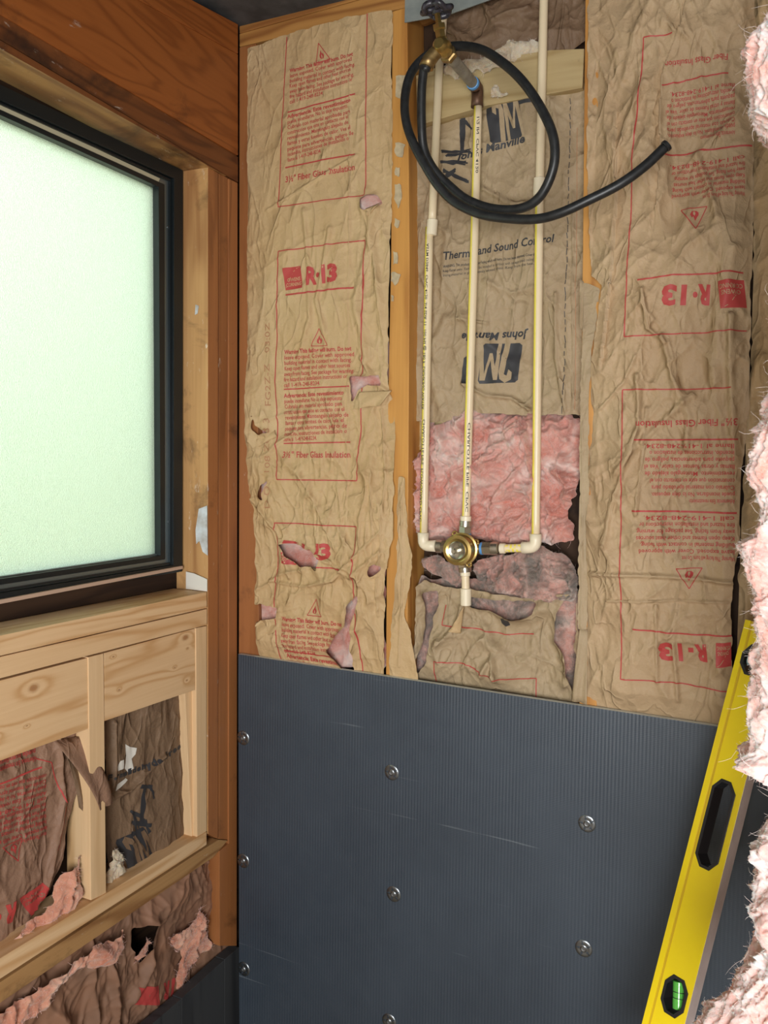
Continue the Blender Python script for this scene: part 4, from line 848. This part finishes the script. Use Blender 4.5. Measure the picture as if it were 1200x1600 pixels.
# spout to the left and down, bonnet up
spd = Vector((-.75, -.25, -.62)).normalized()
tube('tap_spout', [bc, bc+spd*.018, bc+spd*.030+Vector((0, 0, -.004)), bc+spd*.036+Vector((0, 0, -.012))], [.012, .0125, .013, .0135], M['brass_dull'], hb, 18)
bd = Vector((-.10, -.25, 1)).normalized()
lathe('bonnet', bc+bd*.006, bd, [(0, .012), (.008, .0125), (.010, .0095), (.022, .0095), (.024, .012), (.032, .012), (.034, .006), (.060, .005)], M['brass'], hb, 6)
hc = bc+bd*.062; V, Fc = [], []
hp = [hc+(Vector((math.cos(a), math.sin(a)*.9, .15*math.sin(3*a))))*(.024+.003*math.cos(6*a)) for a in [2*math.pi*i/36 for i in range(37)]]
hv, hf_ = tube_vf(hp, .0055, 10); V += hv; Fc += hf_
for a in (0.4, 1.97, 3.54, 5.1):
    sv, sf2 = tube_vf([hc, hc+Vector((math.cos(a), math.sin(a)*.9, 0))*.024], .0048, 8); b = len(V); V += sv; Fc += [[i+b for i in f] for f in sf2]
sv, sf2 = tube_vf([hc-bd*.006, hc+bd*.008], .009, 10); b = len(V); V += sv; Fc += [[i+b for i in f] for f in sf2]
link('tap_wheel', V, Fc, M['blacktape'], hb, smooth=True)
tb('zinc_plate', [(632, 35), (634, -60), (800, -110), (790, -10), (758, 2), (700, 23)], 'Y', -.006, -.003, M['galvp'], 'grey zinc plate behind the black tap wheel at the top', 'metal plate', .0003)
# hose
so = bc+spd*.036+Vector((0, 0, -.012)); hx, hy = proj(so); Yh = so.y
HP = [(664, 96, 0), (659, 140, .004), (659, 200, .012), (663, 235, .02), (678, 265, .026), (702, 290, .032), (730, 312, .034), (770, 326, .03), (812, 326, .02), (840, 311, .012), (858, 282, .004), (867, 245, -.002), (862, 205, -.004), (840, 160, 0), (812, 122, .008), (780, 94, .02), (750, 77, .035), (716, 72, .050), (685, 78, .050), (662, 91, .040), (642, 115, .024), (633, 150, .014), (634, 187, .008), (645, 222, .006), (665, 260, .008), (686, 292, .012), (712, 317, .014), (752, 335, .012), (800, 342, .006), (840, 342, 0), (875, 333, -.006), (917, 314, -.006), (968, 288, 0), (1007, 260, .01), (1040, 229, .02)]
hpth = [so+Vector((.004, 0, .010)), so+Vector((-.001, -.001, -.004))]+[P(x, y, 'Y', Yh+dv) for x, y, dv in HP]
ho = empty('garden_hose', so); tag(ho, 'coiled black rubber hose hanging from the brass tap, open end at right', 'hose')
tube('hose_tube', catmull(hpth, 9), .0082, M['rubber'], ho, 18)
lathe('hose_end', hpth[-1]-(hpth[-1]-hpth[-2]).normalized()*.002, hpth[-1]-hpth[-2], [(0, .0082), (.001, .0095), (.006, .0095), (.0065, .006)], M['rubber'], ho)

# ------------------------------------------------------------ shower valve
vc = P(725, 857, 'Y', YP)
va = empty('shower_valve', vc); tag(va, 'round brass shower mixing valve joining the cream pipes', 'valve')
lathe('valve_body', vc+Vector((0, .012, 0)), d0, [(0, .020), (.003, .027), (.012, .030), (.020, .030), (.021, .0335), (.026, .0335), (.027, .030), (.034, .028), (.046, .027), (.047, .030), (.052, .030), (.053, .024), (.050, .018)], M['brass'], va, 40)
lathe('valve_cartridge', vc+Vector((0, -.036, 0)), d0, [(0, .0185), (.006, .0185), (.007, .017), (.005, .013), (.005, .006), (.020, .0055), (.021, .004), (.028, .0038)], M['nickel'], va, 28)
for a in range(4):
    q = math.radians(28+90*a); cc = vc+Vector((math.cos(q)*.034, -.012, math.sin(q)*.034)); rg_ = [cc+Vector((math.cos(t)*.0048, 0, math.sin(t)*.0048)) for t in [2*math.pi*i/14 for i in range(15)]]
    v1, f1 = tube_vf(rg_, .0022, 8); link('mounting_ear', v1, f1, M['brass'], va, smooth=True)
    q2 = q+.0; ss = vc+Vector((math.cos(q)*.029, -.030, math.sin(q)*.029)); lathe('bonnet_screw', ss, d0, [(0, .0035), (.003, .0035), (.004, .002)], M['brass_dull'], va, 10)
def union(px0, px1, name, v=YP):
    A, B = pp(*px0, v), pp(*px1, v); d = B-A; L = d.length; d.normalize()
    lathe('brass_port', A, d, [(0, .0115), (L*.3, .0115)], M['brass'], va)
    lathe('thread_tape', A+d*L*.22, d, [(0, .0125), (.005, .0125)], M['teflon'], va)
    lathe('union_fitting', A+d*(L*.22+.005), d, [(0, .0135), (L*.30, .0135), (L*.31, .0118), (L*.50, .0118)], M['nickel'], va, 6)
    lathe('union_nut', A+d*(L*.60), d, [(0, .0128), (.001, .0135), (L*.25, .0135), (L*.26, .012)], M['nickel'], va, 24)
union((712, 856), (678, 853), 'l'); union((742, 857), (785, 857), 'r'); union((726, 845), (728, 808), 'u'); union((725, 868), (727, 898), 'd')
sb = empty('stub_pipe', pp(728, 945)); tag(sb, 'short capped cream pipe hanging below the valve', 'pipe')
pipe('pipe_stub', [(727, 893), (728, 930)], None, False, parent=sb); coupling((727, 892), (727, 900), YP, sb, .0105); coupling((728, 919), (728, 946), YP, sb, .0112, name='end_cap')

# ------------------------------------------------------------ yellow spirit level
T0 = P(1165, 968, 'Y', -.17); B0 = P(1003, 1600, 'Y', -.33)
ax = (B0-T0).normalized(); vd = ((T0+B0)/2-CAM).normalized(); rr = ax.cross(vd).normalized()
if rr.dot(RT) < 0: rr = -rr
vd = (vd-ax*vd.dot(ax)).normalized(); th = math.radians(24); wd = rr*math.cos(th)-vd*math.sin(th); nd = vd*math.cos(th)+rr*math.sin(th)
WL, TH, LL = .060, .030, .74
def lv(u, q, d=0): return T0+ax*u+wd*q+nd*d
def on_level(px, py):
    dr = ray(px, py); t = (T0-CAM).dot(nd)/dr.dot(nd); p = CAM+dr*t-T0; return p.dot(ax), p.dot(wd)
lvl = empty('spirit_level', lv(LL, WL/2, TH/2)); tag(lvl, 'yellow spirit level leaning in front of the grey board beside the pink insulation', 'spirit level')
def lbox(name, u0, u1, q0, q1, d0_, d1, mt, bev=.0006):
    f = [lv(u0, q0, d0_), lv(u1, q0, d0_), lv(u1, q1, d0_), lv(u0, q1, d0_)]; b = [lv(u0, q0, d1), lv(u1, q0, d1), lv(u1, q1, d1), lv(u0, q1, d1)]
    V, Fc = prism_vf(f, b); return link(name, V, Fc, mt, lvl, bevel=bev)
def octo(cu, cq, lu, lq, ch):
    return [(cu-lu, cq-lq+ch), (cu-lu, cq+lq-ch), (cu-lu+ch*1.4, cq+lq), (cu+lu-ch*1.4, cq+lq), (cu+lu, cq+lq-ch), (cu+lu, cq-lq+ch), (cu+lu-ch*1.4, cq-lq), (cu-lu+ch*1.4, cq-lq)]
hu0, _ = on_level(1132, 1218); hu1, _ = on_level(1110, 1362); _, hq = on_level(1119, 1290)
vu, vq = on_level(1072, 1568); tu, tq = on_level(1180, 1033)
OC = [octo((hu0+hu1)/2, WL*.54, (hu1-hu0)/2, .0185, .011), octo(vu, WL*.60, .0275, .0185, .010), octo(tu, WL*.50, .024, .022, .011)]
def prof_body():
    body = lbox('beam', 0, LL, 0, WL, 0, TH, [M['yellow'], M['milled'], M['yellow_d']], .0008); bm = bmesh.new(); return body
body = prof_body()
for p in body.data.polygons:
    if p.normal.dot(wd) > .8 or p.normal.dot(wd) < -.8: p.material_index = 1
def cutter(o, grow=0.0, da=-.02, db=TH+.02):
    c = (sum(a for a, b in o)/8, sum(b for a, b in o)/8); q = [(c[0]+(a-c[0])*(1+grow), c[1]+(b-c[1])*(1+grow)) for a, b in o]
    V, Fc = prism_vf([lv(a, b, da) for a, b in q], [lv(a, b, db) for a, b in q]); k = link('cut', V, Fc, M['plastic']); bm = bmesh.new(); bm.from_mesh(k.data); bmesh.ops.recalc_face_normals(bm, faces=bm.faces); bm.to_mesh(k.data); bm.free(); return k
def boole(o, cs):
    bm = bmesh.new(); bm.from_mesh(o.data); bmesh.ops.recalc_face_normals(bm, faces=bm.faces); bm.to_mesh(o.data); bm.free()
    for c in cs:
        md = o.modifiers.new('b', 'BOOLEAN'); md.operation = 'DIFFERENCE'; md.object = c; md.solver = 'EXACT'
    bpy.context.view_layer.update(); dg = bpy.context.evaluated_depsgraph_get(); me = bpy.data.meshes.new_from_object(o.evaluated_get(dg)); o.modifiers.clear(); o.data = me
    for c in cs: bpy.data.objects.remove(c)
boole(body, [cutter(o) for o in OC])
lbox('groove_strip', 0, LL, .0095, .0125, -.0006, .001, M['yellow_d'], 0)
lbox('edge_flange', 0, LL, 0, .0088, -.0012, .001, M['yellow'], .0004)
for i, o in enumerate(OC):
    g = None; V, Fc = prism_vf([lv(a, b, -.0015) for a, b in o], [lv(a, b, TH+.001) for a, b in o]); g = link(('hand_grip', 'plumb_vial_housing', 'top_vial_housing')[i], V, Fc, M['plastic'], lvl, bevel=.0006)
    boole(g, [cutter(o, -.0, -.02, TH+.02) if False else cutter(octo(sum(a for a, b in o)/8, sum(b for a, b in o)/8, (max(a for a, b in o)-min(a for a, b in o))/2-.0045, .0185-.0045 if i < 2 else .0175, .0085))])
    if i:
        cu = sum(a for a, b in o)/8; cq = sum(b for a, b in o)/8
        if i == 1:
            dd = (wd*.25+ax).normalized(); a0 = lv(cu, cq, TH*.45)-dd*.019
            lathe('vial', a0, dd, [(0, .006), (.001, .0085), (.037, .0085), (.038, .006)], M['vial'], lvl)
            for t in (.014, .022): lathe('vial_ring', a0+dd*t, dd, [(0, .0087), (.001, .0087)], M['plastic'], lvl)
        else: lathe('vial', lv(cu, cq-.016, TH*.45), wd, [(0, .006), (.001, .0085), (.031, .0085), (.032, .006)], M['vial_blue'], lvl)
# ------------------------------------------------------------ foreground insulation at right
def near_wool():
    edge = [(-60, 1215), (0, 1196), (55, 1162), (90, 1136), (125, 1140), (165, 1142), (205, 1136), (215, 1150), (235, 1176), (262, 1180), (300, 1192), (350, 1205), (430, 1194), (480, 1186), (540, 1192), (600, 1190), (650, 1184), (690, 1168), (735, 1160), (765, 1172), (800, 1182), (840, 1176), (865, 1165), (905, 1170), (960, 1174), (1000, 1186), (1060, 1180), (1100, 1168), (1130, 1172), (1160, 1180), (1178, 1140), (1190, 1136), (1205, 1158), (1250, 1170), (1300, 1155), (1350, 1160), (1395, 1146), (1440, 1166), (1490, 1162), (1510, 1152), (1545, 1142), (1570, 1110), (1585, 1088), (1610, 1080), (1700, 1060)]
    Yn = -.72; V = []; nu, nv = 320, 1300; ys = np.linspace(-60, 1700, nv); xs = np.interp(ys, [e[0] for e in edge], [e[1] for e in edge])
    px = np.array([tuple(P(x, y, 'Y', Yn)) for x, y in zip(xs, ys)]); rad_x, rad_y = .13, .10
    for j in range(nv):
        zz = px[j, 2]
        # small high-frequency wander of the silhouette
        for i in range(nu):
            a = math.pi*2*i/nu; V.append((px[j, 0]+rad_x*(1-math.cos(a)), Yn-rad_y*math.sin(a), zz))
    V = np.array(V); A = np.tile(np.linspace(0, 2*np.pi, nu, endpoint=False), nv); Z = V[:, 2]; s_ = A/(2*np.pi)*.72; s_ = np.minimum(s_, .72-s_)
    wx = s_+.03*fbm(s_*12, Z*12, 302, 3); wz = Z+.03*fbm(s_*12, Z*12, 303, 3); h = .012*fbm(wx*9, wz*8, 301, 3)+.010*(1-np.abs(vn(wx*18, wz*9, 304)))**2+.005*(1-np.abs(fbm(wx*48, wz*36, 307, 2)))**2-.017+.0030*fbm(wx*130, wz*120, 311, 3)+.0012*fbm(s_*420, Z*380, 312, 2)
    V[:, 0] += -np.cos(A)*h; V[:, 1] += -np.sin(A)*h
    Fc = []
    for j in range(nv-1):
        for i in range(nu): k = (i+1) % nu; Fc.append([j*nu+i, j*nu+k, (j+1)*nu+k, (j+1)*nu+i])
    o = link('insulation_roll', V, Fc, M['pink_near'], smooth=True); tag(o, 'fluffy pale pink fibreglass batt edge hanging in the right foreground', 'insulation')
    front = V[(A < 1.9) | (A > 2*np.pi-.5)]; sil = V[(A < .5) | (A > 2*np.pi-.35)]
    f1 = strands('loose_fibre', sil, (-1, -.4, 0), 5200, .008, .00016, M['strand_w'], o, seed=5); f3 = strands('loose_fibre', sil, (-1, -.3, 0), 260, .035, .00022, M['strand_w'], o, seed=15); f2 = strands('loose_fibre', front, (-.6, -1, 0), 5200, .009, .00017, M['strand'], o, seed=6)
near_wool()

# ------------------------------------------------------------ outside the window
tag(box('ground', (-9, -8, .25), (-.2, 8, .3), M['ground']), kind=st)
tag(box('fence', (-3.2, -6, .3), (-3.1, 6, 1.2), M['fence']), 'tan garden fence blurred behind the frosted glass', 'fence')
rs = np.random.default_rng(12); V = []; Fc = []
for i in range(2600):
    c = np.array([-2.5+rs.uniform(-.2, .2), rs.uniform(-3.5, .6), rs.uniform(1.2, 1.5)+.5*abs(math.sin(i))*rs.uniform(.3, 1)]); a = rs.normal(0, 1, 3); a /= np.linalg.norm(a); b = np.cross(a, rs.normal(0, 1, 3)); b /= np.linalg.norm(b); k = len(V)
    V += [c-a*.09, c+b*.04, c+a*.09, c-b*.04]; Fc.append([k, k+1, k+2, k+3])
h_ = link('hedge', np.array(V), Fc, M['leaf']); tag(h_, 'green hedge glimpsed as a soft glow through the frosted pane', 'hedge')
